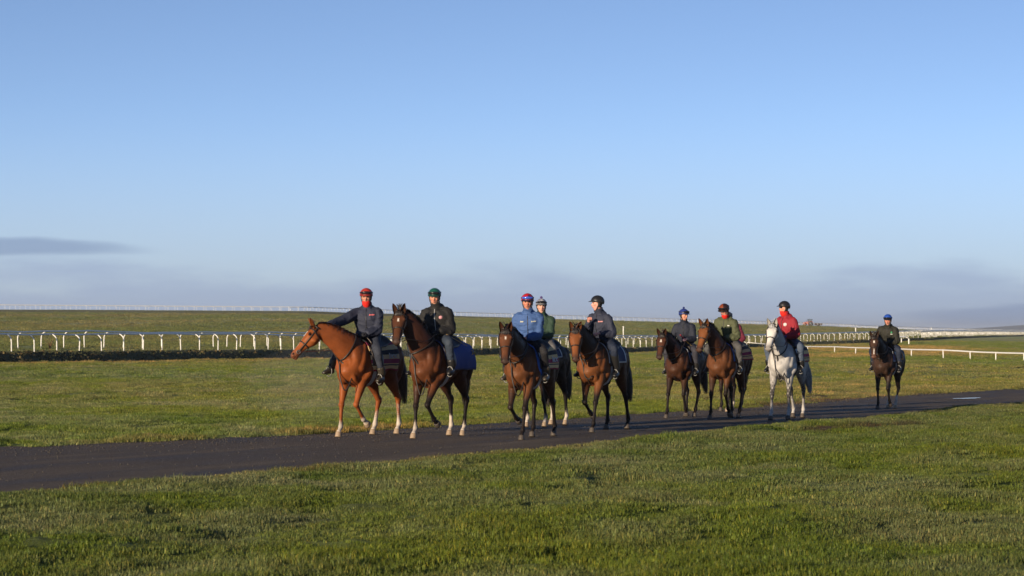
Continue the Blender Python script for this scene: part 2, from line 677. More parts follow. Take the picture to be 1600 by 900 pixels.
for t in (0.2, 0.4, 0.6, 0.8, 1.0):
    rows.append((kh - 6 + 6.5 * t) / ca)
for e in (12, 30, 60, 100, 150, 400, 1000, 2500, 5000, 9500):
    rows.append((kh + e) / ca)
RR = np.array(rows)
RR[:446] = np.array(r0)[:, None] if len(r0) == 446 else RR[:446]
X = RR * np.sin(ANG)[None, :]
Y = RR * np.cos(ANG)[None, :]
Zg = ground_z(X.ravel(), Y.ravel())
colg = grass_colour(X.ravel(), Y.ravel())
nr, nc = X.shape
vg = np.stack([X.ravel(), Y.ravel(), Zg], 1)
i, j = np.meshgrid(np.arange(nr - 1), np.arange(nc - 1), indexing='ij')
a = (i * nc + j).ravel()
fg = np.stack([a, a + 1, a + nc + 1, a + nc], 1)
vg = np.vstack([vg, [(0, 0, 0.03)]])
colg = np.vstack([colg, [(0.06, 0.09, 0.02)]])
ci = len(vg) - 1
tri = [(ci, q + 1, q) for q in range(nc - 1)]
me = bpy.data.meshes.new('ground')
nq = len(fg)
me.vertices.add(len(vg))
me.vertices.foreach_set('co', vg.astype(np.float32).ravel())
loops = np.concatenate([fg[:, ::-1].ravel(), np.array(tri).ravel()])
me.loops.add(len(loops))
me.loops.foreach_set('vertex_index', loops.astype(np.int32))
me.polygons.add(nq + len(tri))
me.polygons.foreach_set('loop_start', np.concatenate([np.arange(nq) * 4, nq * 4 + np.arange(len(tri)) * 3]).astype(np.int32))
me.polygons.foreach_set('loop_total', np.concatenate([np.full(nq, 4), np.full(len(tri), 3)]).astype(np.int32))
me.polygons.foreach_set('use_smooth', np.ones(nq + len(tri), bool))
ca_ = me.color_attributes.new('Col', 'FLOAT_COLOR', 'POINT')
ca_.data.foreach_set('color', np.hstack([colg, np.ones((len(colg), 1))]).astype(np.float32).ravel())
me.update(calc_edges=True)
me.validate()

def ground_mat():
    m, p, out = new_mat('turf')
    n, l = nodes_of(m)
    at = n.new('ShaderNodeAttribute')
    at.attribute_name = 'Col'
    geo = n.new('ShaderNodeNewGeometry')
    t = n.new('ShaderNodeTexNoise')
    t.inputs['Scale'].default_value = 3.0
    t.inputs['Detail'].default_value = 8
    t.inputs['Roughness'].default_value = 0.7
    l.new(geo.outputs['Position'], t.inputs['Vector'])
    mr = n.new('ShaderNodeMapRange')
    l.new(t.outputs[0], mr.inputs[0])
    mr.inputs[1].default_value = 0.3
    mr.inputs[2].default_value = 0.7
    mr.inputs[3].default_value = 0.6
    mr.inputs[4].default_value = 1.4
    mp = n.new('ShaderNodeMapping')
    mp.inputs['Scale'].default_value = (0.5, 0.12, 0.5)
    l.new(geo.outputs['Position'], mp.inputs[0])
    t3 = n.new('ShaderNodeTexNoise')
    t3.inputs['Scale'].default_value = 0.6
    t3.inputs['Detail'].default_value = 6
    l.new(mp.outputs[0], t3.inputs['Vector'])
    mr3 = n.new('ShaderNodeMapRange')
    l.new(t3.outputs[0], mr3.inputs[0])
    mr3.inputs[1].default_value = 0.3
    mr3.inputs[2].default_value = 0.7
    mr3.inputs[3].default_value = 0.75
    mr3.inputs[4].default_value = 1.25
    mu = n.new('ShaderNodeMath')
    mu.operation = 'MULTIPLY'
    l.new(mr.outputs[0], mu.inputs[0])
    l.new(mr3.outputs[0], mu.inputs[1])
    vm = n.new('ShaderNodeVectorMath')
    vm.operation = 'SCALE'
    l.new(at.outputs['Color'], vm.inputs[0])
    l.new(mu.outputs[0], vm.inputs['Scale'])
    l.new(vm.outputs[0], p.inputs['Base Color'])
    p.inputs['Roughness'].default_value = 0.9
    p.inputs['Specular IOR Level'].default_value = 0.15
    p.inputs['Sheen Weight'].default_value = 0.12
    p.inputs['Sheen Roughness'].default_value = 0.6
    p.inputs['Sheen Tint'].default_value = (0.75, 0.8, 0.45, 1)
    t2 = n.new('ShaderNodeTexNoise')
    t2.inputs['Scale'].default_value = 9.0
    t2.inputs['Detail'].default_value = 9
    t2.inputs['Roughness'].default_value = 0.75
    l.new(geo.outputs['Position'], t2.inputs['Vector'])
    b = n.new('ShaderNodeBump')
    b.inputs['Strength'].default_value = 0.9
    b.inputs['Distance'].default_value = 0.10
    l.new(t2.outputs[0], b.inputs['Height'])
    l.new(b.outputs[0], p.inputs['Normal'])
    return m
me.materials.append(ground_mat())
ground = link('ground', me)
tag(ground, 'rolling short turf of the open gallops with dry straw patches', 'ground', kind='structure')

# ------------------------------------------------------------------ road
def road_mat():
    m, p, out = new_mat('wet_gravel')
    n, l = nodes_of(m)
    geo = n.new('ShaderNodeNewGeometry')
    mp = n.new('ShaderNodeMapping')
    th = math.atan2(_dir[1], _dir[0])
    mp.inputs['Rotation'].default_value = (0, 0, -th)
    l.new(geo.outputs['Position'], mp.inputs[0])
    mp2 = n.new('ShaderNodeMapping')
    mp2.inputs['Scale'].default_value = (0.16, 1.0, 1.0)
    l.new(mp.outputs[0], mp2.inputs[0])
    # long streaks worn by traffic
    t = n.new('ShaderNodeTexNoise')
    t.inputs['Scale'].default_value = 1.5
    t.inputs['Detail'].default_value = 6
    l.new(mp2.outputs[0], t.inputs['Vector'])
    cr = n.new('ShaderNodeValToRGB')
    cr.color_ramp.elements[0].position = 0.33
    cr.color_ramp.elements[0].color = (0.074, 0.059, 0.046, 1)
    cr.color_ramp.elements[1].position = 0.68
    cr.color_ramp.elements[1].color = (0.165, 0.134, 0.105, 1)
    l.new(t.outputs[0], cr.inputs[0])
    # small stones
    vo = n.new('ShaderNodeTexVoronoi')
    vo.inputs['Scale'].default_value = 36.0
    l.new(geo.outputs['Position'], vo.inputs['Vector'])
    st = n.new('ShaderNodeMath')
    st.operation = 'GREATER_THAN'
    sx = n.new('ShaderNodeSeparateColor')
    l.new(vo.outputs['Color'], sx.inputs[0])
    l.new(sx.outputs[0], st.inputs[0])
    st.inputs[1].default_value = 0.86
    mx = n.new('ShaderNodeMix')
    mx.data_type = 'RGBA'
    ml = n.new('ShaderNodeMath')
    ml.operation = 'MULTIPLY'
    l.new(st.outputs[0], ml.inputs[0])
    ml.inputs[1].default_value = 0.32
    l.new(ml.outputs[0], mx.inputs[0])
    l.new(cr.outputs[0], mx.inputs[6])
    mx.inputs[7].default_value = (0.22, 0.19, 0.155, 1)
    l.new(mx.outputs[2], p.inputs['Base Color'])
    rr = n.new('ShaderNodeMapRange')
    l.new(t.outputs[0], rr.inputs[0])
    rr.inputs[1].default_value = 0.35
    rr.inputs[2].default_value = 0.6
    rr.inputs[3].default_value = 0.55
    rr.inputs[4].default_value = 0.85
    l.new(rr.outputs[0], p.inputs['Roughness'])
    p.inputs['Specular IOR Level'].default_value = 0.05
    t2 = n.new('ShaderNodeTexNoise')
    t2.inputs['Scale'].default_value = 28.0
    t2.inputs['Detail'].default_value = 8
    t2.inputs['Roughness'].default_value = 0.7
    l.new(geo.outputs['Position'], t2.inputs['Vector'])
    b = n.new('ShaderNodeBump')
    b.inputs['Strength'].default_value = 0.8
    b.inputs['Distance'].default_value = 0.035
    l.new(t2.outputs[0], b.inputs['Height'])
    l.new(b.outputs[0], p.inputs['Normal'])
    return m
ss = np.arange(SN[0], SN[-1], 0.22)
tt = np.linspace(-0.06, 1.06, 64)
an = np.interp(ss, SN, NN)
bn = np.interp(ss, SF, NF)
S2, T2 = np.meshgrid(ss, tt, indexing='ij')
N2 = an[:, None] + (bn - an)[:, None] * T2
XR = S2 * _dir[0] + N2 * _nrm[0]
YR = S2 * _dir[1] + N2 * _nrm[1]
def road_z(x, y):
    x = np.asarray(x, float)
    y = np.asarray(y, float)
    s, n, a_, b_ = road_coords(x, y)
    t = (n - a_) / (b_ - a_)
    rut = -0.018 * np.exp(-((t - 0.36) / 0.07) ** 2) - 0.018 * np.exp(-((t - 0.64) / 0.07) ** 2)
    return base_z(x, y) + rut + 0.010 * fbm(s * 0.6, n * 1.8, 3, 81) + 0.006 * fbm(x * 3, y * 3, 2, 91)
ZR = road_z(XR.ravel(), YR.ravel())
nrr, ncr = XR.shape
i, j = np.meshgrid(np.arange(nrr - 1), np.arange(ncr - 1), indexing='ij')
a = (i * ncr + j).ravel()
fr_ = np.stack([a, a + ncr, a + ncr + 1, a + 1], 1)
road = mesh_obj('road', np.stack([XR.ravel(), YR.ravel(), ZR], 1), fr_.tolist(), road_mat())
tag(road, 'dark wet gravel road crossing the turf', 'road', kind='structure')

# puddle on the far bend of the road
pc = ground_at(1512, 622.3)
pv, pf = [], []
for q in range(40):
    th = 2 * math.pi * q / 40
    w = 0.5 * (1 + 0.22 * math.sin(3 * th + 1) + 0.12 * math.sin(7 * th))
    xx = pc[0] + (1.55 * w * math.cos(th)) * _dir[0] * 0.9 + 0.75 * w * math.cos(th) * 0.3 + 0.42 * w * math.sin(th) * _nrm[0]
    yy = pc[1] + (1.35 * w * math.cos(th)) * _dir[1] + 0.42 * w * math.sin(th) * _nrm[1]
    pv.append((xx, yy, 0))
pv = np.array(pv)
pz = float(np.max(road_z(pv[:, 0], pv[:, 1]))) + 0.006
pv[:, 2] = pz
pv = np.vstack([pv, [(pc[0], pc[1], pz)]])
pf = [(40, q, (q + 1) % 40) for q in range(40)]
mw, pw, _o = new_mat('puddle_water')
pw.inputs['Base Color'].default_value = (0.03, 0.03, 0.03, 1)
pw.inputs['Roughness'].default_value = 0.04
nw, lw = nodes_of(mw)
tw = nw.new('ShaderNodeTexNoise')
tw.inputs['Scale'].default_value = 6
bw = nw.new('ShaderNodeBump')
bw.inputs['Strength'].default_value = 0.05
bw.inputs['Distance'].default_value = 0.01
lw.new(tw.outputs[0], bw.inputs['Height'])
lw.new(bw.outputs[0], pw.inputs['Normal'])
tag(mesh_obj('puddle', pv, pf, mw), 'pale shining puddle on the far bend of the road', 'puddle', kind='structure')

# loose gravel along the far edge of the road, and clods by the verge on the right
def pebble_mesh():
    v, f = blob((0, 0, 0), (1, 0.8, 0.6), 5, 3)
    return v, f
mbs = MB()
pbv, pbf = pebble_mesh()
rs = np.random.default_rng(3)
NP_ = 3800
s_ = SN[0] + 10 + (SN[-1] * 0.75 - SN[0] - 10) * rs.uniform(0, 1, NP_) ** 1.6
n_ = np.interp(s_, SF, NF) - np.where(rs.uniform(size=NP_) < .75, np.abs(rs.normal(0.2, 1.0, NP_)), rs.uniform(0, 7.0, NP_))
x_, y_ = s_ * _dir[0] + n_ * _nrm[0], s_ * _dir[1] + n_ * _nrm[1]
z_ = road_z(x_, y_)
for q in range(NP_):
    r_ = rs.uniform(0.006, 0.017)
    mbs.add((pbv @ rotz(rs.uniform(0, 6)).T * r_ + V(x_[q], y_[q], z_[q] + r_ * 0.3), pbf))
sA = FE[np.argmin(np.abs(FE[:, 0] - ground_at(1190, 635)[0]))] @ _dir
s_ = rs.uniform(sA, SF[np.searchsorted(SF, sA) + 3], 900)
n_ = np.interp(s_, SF, NF) + rs.normal(0.15, 0.3, 900)
x_, y_ = s_ * _dir[0] + n_ * _nrm[0], s_ * _dir[1] + n_ * _nrm[1]
z_ = np.maximum(ground_z(x_, y_), base_z(x_, y_))
for q in range(900):
    r_ = rs.uniform(0.008, 0.03)
    mbs.add((pbv @ rotz(rs.uniform(0, 6)).T * r_ + V(x_[q], y_[q], z_[q] + r_ * 0.4), pbf))
tag(mbs.build('loose_stones', simple('stone_dark', (0.055, 0.046, 0.038), 0.85, var=0.4, scale=3)), 'loose gravel and clods along the far edge of the road', 'gravel', kind='stuff')

# ------------------------------------------------------------------ grass blades
def blade_mat():
    m, p, out = new_mat('grass_blade')
    n, l = nodes_of(m)
    at = n.new('ShaderNodeAttribute')
    at.attribute_type = 'INSTANCER'
    at.attribute_name = 'tint'
    ac = n.new('ShaderNodeAttribute')
    ac.attribute_name = 'Col'
    vm = n.new('ShaderNodeVectorMath')
    vm.operation = 'MULTIPLY'
    l.new(at.outputs['Color'], vm.inputs[0])
    l.new(ac.outputs['Color'], vm.inputs[1])
    l.new(vm.outputs[0], p.inputs['Base Color'])
    p.inputs['Roughness'].default_value = 0.5
    p.inputs['Specular IOR Level'].default_value = 0.25
    tr = n.new('ShaderNodeBsdfTranslucent')
    l.new(vm.outputs[0], tr.inputs['Color'])
    mxs = n.new('ShaderNodeMixShader')
    mxs.inputs[0].default_value = 0.3
    l.new(p.outputs[0], mxs.inputs[1])
    l.new(tr.outputs[0], mxs.inputs[2])
    l.new(mxs.outputs[0], out.inputs[0])
    return m
GM = blade_mat()
tufts = bpy.data.collections.new('grass_tufts')
def tuft(nb, rad, hmin, hmax, w, seed, straw=0.06):
    g = np.random.default_rng(seed)
    mb = MB()
    for q in range(nb):
        rr = rad * math.sqrt(g.uniform())
        th = g.uniform(0, 6.283)
        px, py = rr * math.cos(th), rr * math.sin(th)
        h = g.uniform(hmin, hmax) * (1 - 0.3 * rr / rad)
        a_ = g.uniform(0, 6.283)
        lean = g.uniform(0.3, 1.1) * h
        dx, dy = math.cos(a_) * lean, math.sin(a_) * lean
        sx, sy = -math.sin(a_) * w / 2, math.cos(a_) * w / 2
        ww = g.uniform(0.7, 1.2)
        sx, sy = sx * ww, sy * ww
        vv = [(px - sx, py - sy, -0.01), (px + sx, py + sy, -0.01), (px + dx * .35 + sx * .8, py + dy * .35 + sy * .8, h * .6), (px + dx * .35 - sx * .8, py + dy * .35 - sy * .8, h * .6), (px + dx, py + dy, h * g.uniform(0.82, 1.0))]
        k_ = g.uniform(0.75, 1.25)
        c = (k_ * 2.1, k_ * 1.55, k_ * 1.5) if g.uniform() < straw else (k_ * g.uniform(.9, 1.15), k_, k_)
        mb.add((vv, [(0, 1, 2, 3), (3, 2, 4)]), c)
    v, f = mb.arrays()
    me_ = mesh_data('grass_tuft', v, f, GM, False, None, np.concatenate(mb.c))
    o = bpy.data.objects.new('grass_tuft', me_)
    tufts.objects.link(o)
for q in range(4):
    tuft(150, 0.22, 0.025, 0.060, 0.0065, 100 + q)
for q in range(2):
    tuft(110, 0.17, 0.04, 0.095, 0.0065, 200 + q, 0.25)
tuft(60, 0.2, 0.03, 0.10, 0.006, 301, 0.9)

def scatter(name, pts, idx, scl, label, tint, seed):
    g = np.random.default_rng(seed)
    me_ = bpy.data.meshes.new(name)
    me_.vertices.add(len(pts))
    me_.vertices.foreach_set('co', pts.astype(np.float32).ravel())
    at = me_.attributes.new('idx', 'INT', 'POINT')
    at.data.foreach_set('value', idx.astype(np.int32))
    at = me_.attributes.new('scl', 'FLOAT_VECTOR', 'POINT')
    at.data.foreach_set('vector', scl.astype(np.float32).ravel())
    at = me_.attributes.new('rot', 'FLOAT_VECTOR', 'POINT')
    rt = np.zeros((len(pts), 3))
    rt[:, 2] = g.uniform(0, 6.283, len(pts))
    rt[:, :2] = g.normal(0, 0.08, (len(pts), 2))
    at.data.foreach_set('vector', rt.astype(np.float32).ravel())
    at = me_.attributes.new('tint', 'FLOAT_COLOR', 'POINT')
    at.data.foreach_set('color', np.hstack([tint, np.ones((len(tint), 1))]).astype(np.float32).ravel())
    me_.update()
    o = link(name, me_)
    ng = bpy.data.node_groups.new(name + '_nodes', 'GeometryNodeTree')
    ng.interface.new_socket('Geometry', in_out='INPUT', socket_type='NodeSocketGeometry')
    ng.interface.new_socket('Geometry', in_out='OUTPUT', socket_type='NodeSocketGeometry')
    gi = ng.nodes.new('NodeGroupInput')
    go = ng.nodes.new('NodeGroupOutput')
    iop = ng.nodes.new('GeometryNodeInstanceOnPoints')
    cinf = ng.nodes.new('GeometryNodeCollectionInfo')
    cinf.inputs['Collection'].default_value = tufts
    cinf.inputs['Separate Children'].default_value = True
    cinf.inputs['Reset Children'].default_value = True
    def attr(nm, ty):
        a_ = ng.nodes.new('GeometryNodeInputNamedAttribute')
        a_.data_type = ty
        a_.inputs['Name'].default_value = nm
        return [s for s in a_.outputs if s.enabled][0]
    m2p = ng.nodes.new('GeometryNodeMeshToPoints')
    m2p.inputs['Radius'].default_value = 0.01
    ng.links.new(gi.outputs[0], m2p.inputs[0])
    ng.links.new(m2p.outputs[0], iop.inputs['Points'])
    ng.links.new(cinf.outputs[0], iop.inputs['Instance'])
    iop.inputs['Pick Instance'].default_value = True
    ng.links.new(attr('idx', 'INT'), iop.inputs['Instance Index'])
    e2r = ng.nodes.new('FunctionNodeEulerToRotation')
    ng.links.new(attr('rot', 'FLOAT_VECTOR'), e2r.inputs[0])
    ng.links.new(e2r.outputs[0], iop.inputs['Rotation'])
    ng.links.new(attr('scl', 'FLOAT_VECTOR'), iop.inputs['Scale'])
    ng.links.new(iop.outputs[0], go.inputs[0])
    md = o.modifiers.new('scatter', 'NODES')
    md.node_group = ng
    tag(o, label, 'grass', kind='stuff')
    return o

def field_points(d0, d1, dens, seed, half=0.232):
    g = np.random.default_rng(seed)
    area = half * (d1 ** 2 - d0 ** 2)
    n_ = int(area * dens)
    d = np.sqrt(g.uniform(d0 ** 2, d1 ** 2, n_))
    x = d * g.uniform(-half, half, n_)
    return x, d
def make_grass(name, zones, side, label, seed):
    PX, PI_, PS, PT = [], [], [], []
    g = np.random.default_rng(seed)
    for (d0, d1, dens, sc) in zones:
        x, y = field_points(d0, d1, dens, seed + int(d0))
        s, n, a_, b_ = road_coords(x, y)
        rd = road_depth(x, y)
        keep = (rd < 0.02 + 0.05 * g.normal(size=len(x))) & ((n < (a_ + b_) / 2) if side == 'near' else ((n > (a_ + b_) / 2) | (side == 'beyond')))
        u = 800 + F * x / y
        db, zb, dr, zr, dh, zh = keys(u)
        keep &= (y < db - 0.5) if side != 'beyond' else ((y > dr + 1.0) & (y < dh - 8))
        x, y, s, n, b_, a_ = x[keep], y[keep], s[keep], n[keep], b_[keep], a_[keep]
        col_ = grass_colour(x, y)
        cl = fbm(x * 0.8, y * 0.8, 3, 301)
        soil = (col_[:, 1] < col_[:, 0] * 0.78) & (col_[:, 0] < 0.1)
        z = ground_z(x, y)
        idx = g.integers(0, 4, len(x))
        tall = (cl + 0.35 * g.normal(size=len(x))) > 0.55
        idx[tall] = g.integers(4, 6, tall.sum())
        dry = col_[:, 0] > col_[:, 1] * 1.12
        idx[dry & (g.uniform(size=len(x)) < .5)] = 6
        scl = np.ones((len(x), 3)) * sc
        hz = np.clip(0.95 + 0.5 * cl + 0.15 * g.normal(size=len(x)), 0.45, 1.6)
        fringe = np.exp(-((n - b_ - 0.25) / 0.35) ** 2)
        hz *= 1 + 0.35 * fringe
        scl[:, 2] *= hz / max(1, sc ** 0.5)
        scl[soil] *= 0.35
        tint = np.minimum(col_ * (1.08 if side == 'near' else 1.38), 0.30) * g.uniform(0.8, 1.25, (len(x), 1))
        PX.append(np.stack([x, y, z], 1)); PI_.append(idx); PS.append(scl); PT.append(tint)
    return scatter(name, np.concatenate(PX), np.concatenate(PI_), np.concatenate(PS), label, np.concatenate(PT), seed)
make_grass('grass', [(15.0, 24, 48, 0.9), (24, 62, 34, 1.0)], 'near', 'short dewy green grass between the camera and the road', 5)
make_grass('grass', [(33, 62, 30, 1.0), (62, 100, 12, 1.5), (100, 400, 2.2, 2.4)], 'far', 'dewy grass of the field beyond the road, running to the rail', 9)

make_grass('grass', [(155, 320, 0.55, 4.5), (320, 900, 0.10, 8.0)], 'beyond', 'olive grass of the wide field between the two rails', 13)

# ------------------------------------------------------------------ running rails
WHITE = simple('rail_white', (0.78, 0.77, 0.74), 0.4, var=0.06, scale=4)
RAILM = simple('rail_top', (0.80, 0.79, 0.77), 0.4, metal=0.0, var=0.08, scale=3, spec=0.7)
def post_mesh(h, over, name='post', r=0.036):
    p = [(0, 0, -0.25), (0, 0, h * 0.35), (0, 0, h * 0.66), (0, over * 0.18, h * 0.82), (0, over * 0.55, h * 0.93), (0, over, h * 0.975)]
    v, f = tube(p, np.full(6, r), up=(1, 0, 0), n=8, k=2, cap=0.2)
    return mesh_data(name, v, f, WHITE)
def rail_line(off, U, D, us, step):
    d = np.interp(us, U, D)
    x = d * (us - 800) / F
    P = np.stack([x, d], 1)
    T = np.gradient(P, axis=0)
    T /= np.linalg.norm(T, axis=1)[:, None]
    Nn = np.stack([-T[:, 1], T[:, 0]], 1)
    P = P + Nn * off
    seg = np.concatenate([[0], np.cumsum(np.linalg.norm(np.diff(P, axis=0), axis=1))])
    q = np.arange(0, seg[-1], step)
    pts = np.stack([np.interp(q, seg, P[:, 0]), np.interp(q, seg, P[:, 1])], 1)
    tn = np.gradient(pts, axis=0)
    tn /= np.linalg.norm(tn, axis=1)[:, None]
    return pts, tn
def make_rail(us, U, D, off, step, over, label, group, individual, tube_r, name='running_rail'):
    pts, tn = rail_line(off, U, D, us, step)
    z = ground_z(pts[:, 0], pts[:, 1])
    if not individual:
        z = base_z(pts[:, 0], pts[:, 1])
    root = empty(name, (pts[0][0], pts[0][1], z[0]))
    o0 = V(pts[0][0], pts[0][1], z[0])
    tag(root, label, 'rail', group)
    nn = np.stack([-tn[:, 1], tn[:, 0]], 1)
    pm = post_mesh(RAIL_H, abs(over), r=0.036 if individual else 0.04)
    rj = np.random.default_rng(len(pts))
    if individual:
        for q in range(len(pts)):
            o = link('post', pm, root)
            o.location = (pts[q][0] - o0[0], pts[q][1] - o0[1], z[q] - o0[2])
            a_ = math.atan2(tn[q][1], tn[q][0]) + (0 if over > 0 else math.pi)
            o.rotation_euler = (rj.normal(0, 0.02), rj.normal(0, 0.03), a_)
    else:
        v = np.empty(len(pm.vertices) * 3)
        pm.vertices.foreach_get('co', v)
        v = v.reshape(-1, 3)
        f = [tuple(p.vertices) for p in pm.polygons]
        mb = MB()
        for q in range(len(pts)):
            a_ = math.atan2(tn[q][1], tn[q][0]) + (0 if over > 0 else math.pi)
            mb.add((v @ rotz(a_).T + V(pts[q][0], pts[q][1], z[q]), f))
        tag(mb.build('posts', WHITE, root, off=o0), kind='stuff')
    rp = np.concatenate([pts + nn * over, (z + RAIL_H * 0.985)[:, None]], 1)
    v, f = tube(rp, np.tile([[tube_r * 0.8, tube_r]], (len(rp), 1)), n=8, k=1, cap=0.3)
    mesh_obj('top_rail', v, f, RAILM if individual else WHITE, root, off=o0)
    return root
us = np.linspace(-90, 1640, 400)
make_rail(us, U_R, D_R, 0.0, 2.7, 0.42, 'nearer row of the white running rail, its curved posts leaning away over the track', 'running rails of the gallop beyond the field', True, 0.060)
make_rail(us, U_R, D_R, 4.6, 2.7, -0.42, 'farther row of the white running rail, its curved posts leaning towards the camera', 'running rails of the gallop beyond the field', True, 0.060)
us2 = np.linspace(-60, 1620, 300)
make_rail(us2, U_H, D_H, 0.0, 2.7, 0.4, 'nearer row of the white rail drawn along the skyline', 'far rails along the skyline', False, 0.06)
make_rail(us2, U_H, D_H, 7.0, 2.7, -0.4, 'farther row of the white rail drawn along the skyline', 'far rails along the skyline', False, 0.06)

# low single rail on the right
lp = [(1132, 540.5), (1167, 541.8), (1210, 546), (1262, 550), (1304, 553), (1337, 554.3), (1381, 556), (1424, 558), (1474, 560.7), (1516, 562.4), (1556, 564.2), (1600, 566), (1660, 569)]
lg = np.array([ground_at(u_, v_) for u_, v_ in lp])
lg[:, 2] = ground_z(lg[:, 0], lg[:, 1])
root = empty('low_rail', lg[0])
tag(root, 'low straight white rail with thin upright posts behind the last horse', 'rail')
LH = 0.56
v, f = tube([(0, 0, -0.2), (0, 0, LH * 0.5), (0, 0, LH)], np.full(3, 0.035), up=(1, 0, 0), n=8, k=1, cap=0.1)
lpm = mesh_data('post', v, f, WHITE)
for q in range(len(lg)):
    o = link('post', lpm, root)
    o.location = tuple(lg[q] - lg[0])
    o.rotation_euler = (random.gauss(0, 0.02), random.gauss(0, 0.02), 0)
rp = lg + V(0, 0, LH)
v, f = tube(rp, np.tile([[0.03, 0.05]], (len(rp), 1)), n=8, k=2, cap=0.3)
mesh_obj('top_rail', v, f, WHITE, root, off=lg[0])

# short rounded rail end standing in front of the long rail
g0 = ground_at(1408.5, 537.2)
g1 = ground_at(1420, 538.6)
root = empty('rail_end', g0)
tag(root, 'short rounded white rail end beside the last rider', 'rail')
hh = 11.0 * g0[1] / F
v, f = tube([g0 + V(0, 0, -0.2), g0 + V(0, 0, hh * 0.6), g0 + V(0, 0, hh)], np.full(3, 0.07), up=(1, 0, 0), n=8, k=2, cap=0.2)
mesh_obj('post', v, f, WHITE, root, off=g0)
v, f = tube([g0 + V(-0.4, 0, hh), g0 * 0.5 + g1 * 0.5 + V(0, 0, hh), g1 + V(-0.3, 0, hh * 0.99), g1 + V(-0.03, 0, hh * 0.86), g1 + V(0, 0, hh * 0.4), g1 + V(0, 0, -0.2)], np.full(6, 0.085), up=(0, 1, 0), n=8, k=4, cap=0.2)
mesh_obj('curved_rail', v, f, WHITE, root, off=g0)

# white marker poles
for (u_, vb, vt, lab) in ((974, 525.3, 509.8, 'tall white marker pole standing beyond the rail by the black-capped rider'), (1337, 519.6, 512.2, 'short white marker pole on the far field left of the last rider'),
                          (1455.5, 515.6, 511.2, 'tiny white marker post on the skyline right of the last rider')):
    g = ground_at(u_, vb)
    h = (vb - vt) * g[1] / F
    r = 0.8 * g[1] / F
    root = empty('marker_pole', g)
    tag(root, lab, 'pole', 'marker poles')
    v, f = tube([(0, 0, -0.3), (0, 0, h * 0.5), (0, 0, h * 0.985)], np.full(3, r), up=(1, 0, 0), n=10, k=1, cap=0.25)
    mesh_obj('shaft', v, f, WHITE, root)
    v, f = tube([(0, 0, h * 0.97), (0, 0, h)], np.full(2, r * 1.12), up=(1, 0, 0), n=10, k=1, cap=0.3)
    mesh_obj('cap', v, f, WHITE, root)

# leafless weed on the bank
g = ground_at(78, 547.5)
mb = MB()
rt = np.random.default_rng(2)
for q in range(16):
    a_ = rt.uniform(0, 6.28)
    l_ = rt.uniform(0.4, 0.95)
    tip = V(math.cos(a_) * 0.5 * l_, math.sin(a_) * 0.5 * l_, l_)
    mb.add(tube([g + V(0, 0, -0.05), g + tip * V(0.3, 0.3, 0.55), g + tip], [0.02, 0.014, 0.006], up=(1, 0, 0.1), n=5, k=2))
tag(mb.build('dry_weed', simple('weed', (0.16, 0.09, 0.04), 0.8)), 'small brown leafless weed on the bank below the rail', 'plant')

# low dark growth on the bank
mb = MB()
rt = np.random.default_rng(12)
for q in range(3600):
    u_ = rt.uniform(-60, 1500)
    db, zb, dr, zr, dh, zh = keys(u_)
    d_ = rt.uniform(db - 0.4, dr - 0.2)
    x_ = d_ * (u_ - 800) / F
    z_ = float(base_z(x_, d_))
    r_ = rt.uniform(0.06, 0.17)
    c_ = np.array([0.045, 0.05, 0.018]) * rt.uniform(0.6, 1.5) if rt.uniform() < .75 else np.array([0.13, 0.095, 0.035])
    for w_ in range(5):
        a_ = rt.uniform(0, 6.28)
        h_ = rt.uniform(0.5, 1.2) * r_
        p0 = V(x_ + rt.normal(0, r_), d_ + rt.normal(0, r_), z_ - 0.03)
        sd = V(math.cos(a_), math.sin(a_), 0) * 0.07
        mb.add(([p0 - sd, p0 + sd, p0 + sd * .6 + V(rt.normal(0, .06), rt.normal(0, .06), h_), p0 - sd * .5 + V(rt.normal(0, .06), 0, h_ * .8)], [(0, 1, 2, 3)]), c_)
tag(mb.build('bank_growth', vcol_mat('bank_growth', 0.9, bump=0.0), smooth=False, color=True), 'rough dark growth on the bank below the running rail', 'ground cover', kind='stuff')

# ------------------------------------------------------------------ far hill
hu = np.array([1380, 1460, 1490, 1520, 1560, 1600, 1680, 1800, 1960, 2150])
hv = np.array([523, 519.5, 516.5, 513, 510.3, 507.8, 505.5, 504.5, 509, 520])
DH = 7000.0
uu = np.linspace(1380, 2150, 70)
top = CAMZ - (np.interp(uu, hu, hv) - 520) * DH / F
top = top + 1.2 * fbm(uu * 0.03, uu * 0, 3, 7)
hx = DH * (uu - 800) / F
vh, fh = [], []
prof = [(-1500, 0.0), (-1000, 0.35), (-500, 0.75), (-150, 0.97), (0, 1.0), (200, 0.95), (800, 0.4), (1500, 0.0)]
for pd, pk in prof:
    for q in range(70):
        vh.append((hx[q] * (1 + pd / DH), DH + pd, -45 + (top[q] + 45) * pk))
for a_ in range(len(prof) - 1):
    for q in range(69):
        b_ = a_ * 70 + q
        fh.append((b_, b_ + 1, b_ + 71, b_ + 70))
tag(mesh_obj('hill', vh, fh, simple('hill_heather', (0.055, 0.06, 0.045), 0.95, var=0.3, scale=0.004)), 'dark blue hill on the horizon at the far right', 'hill', kind='structure')

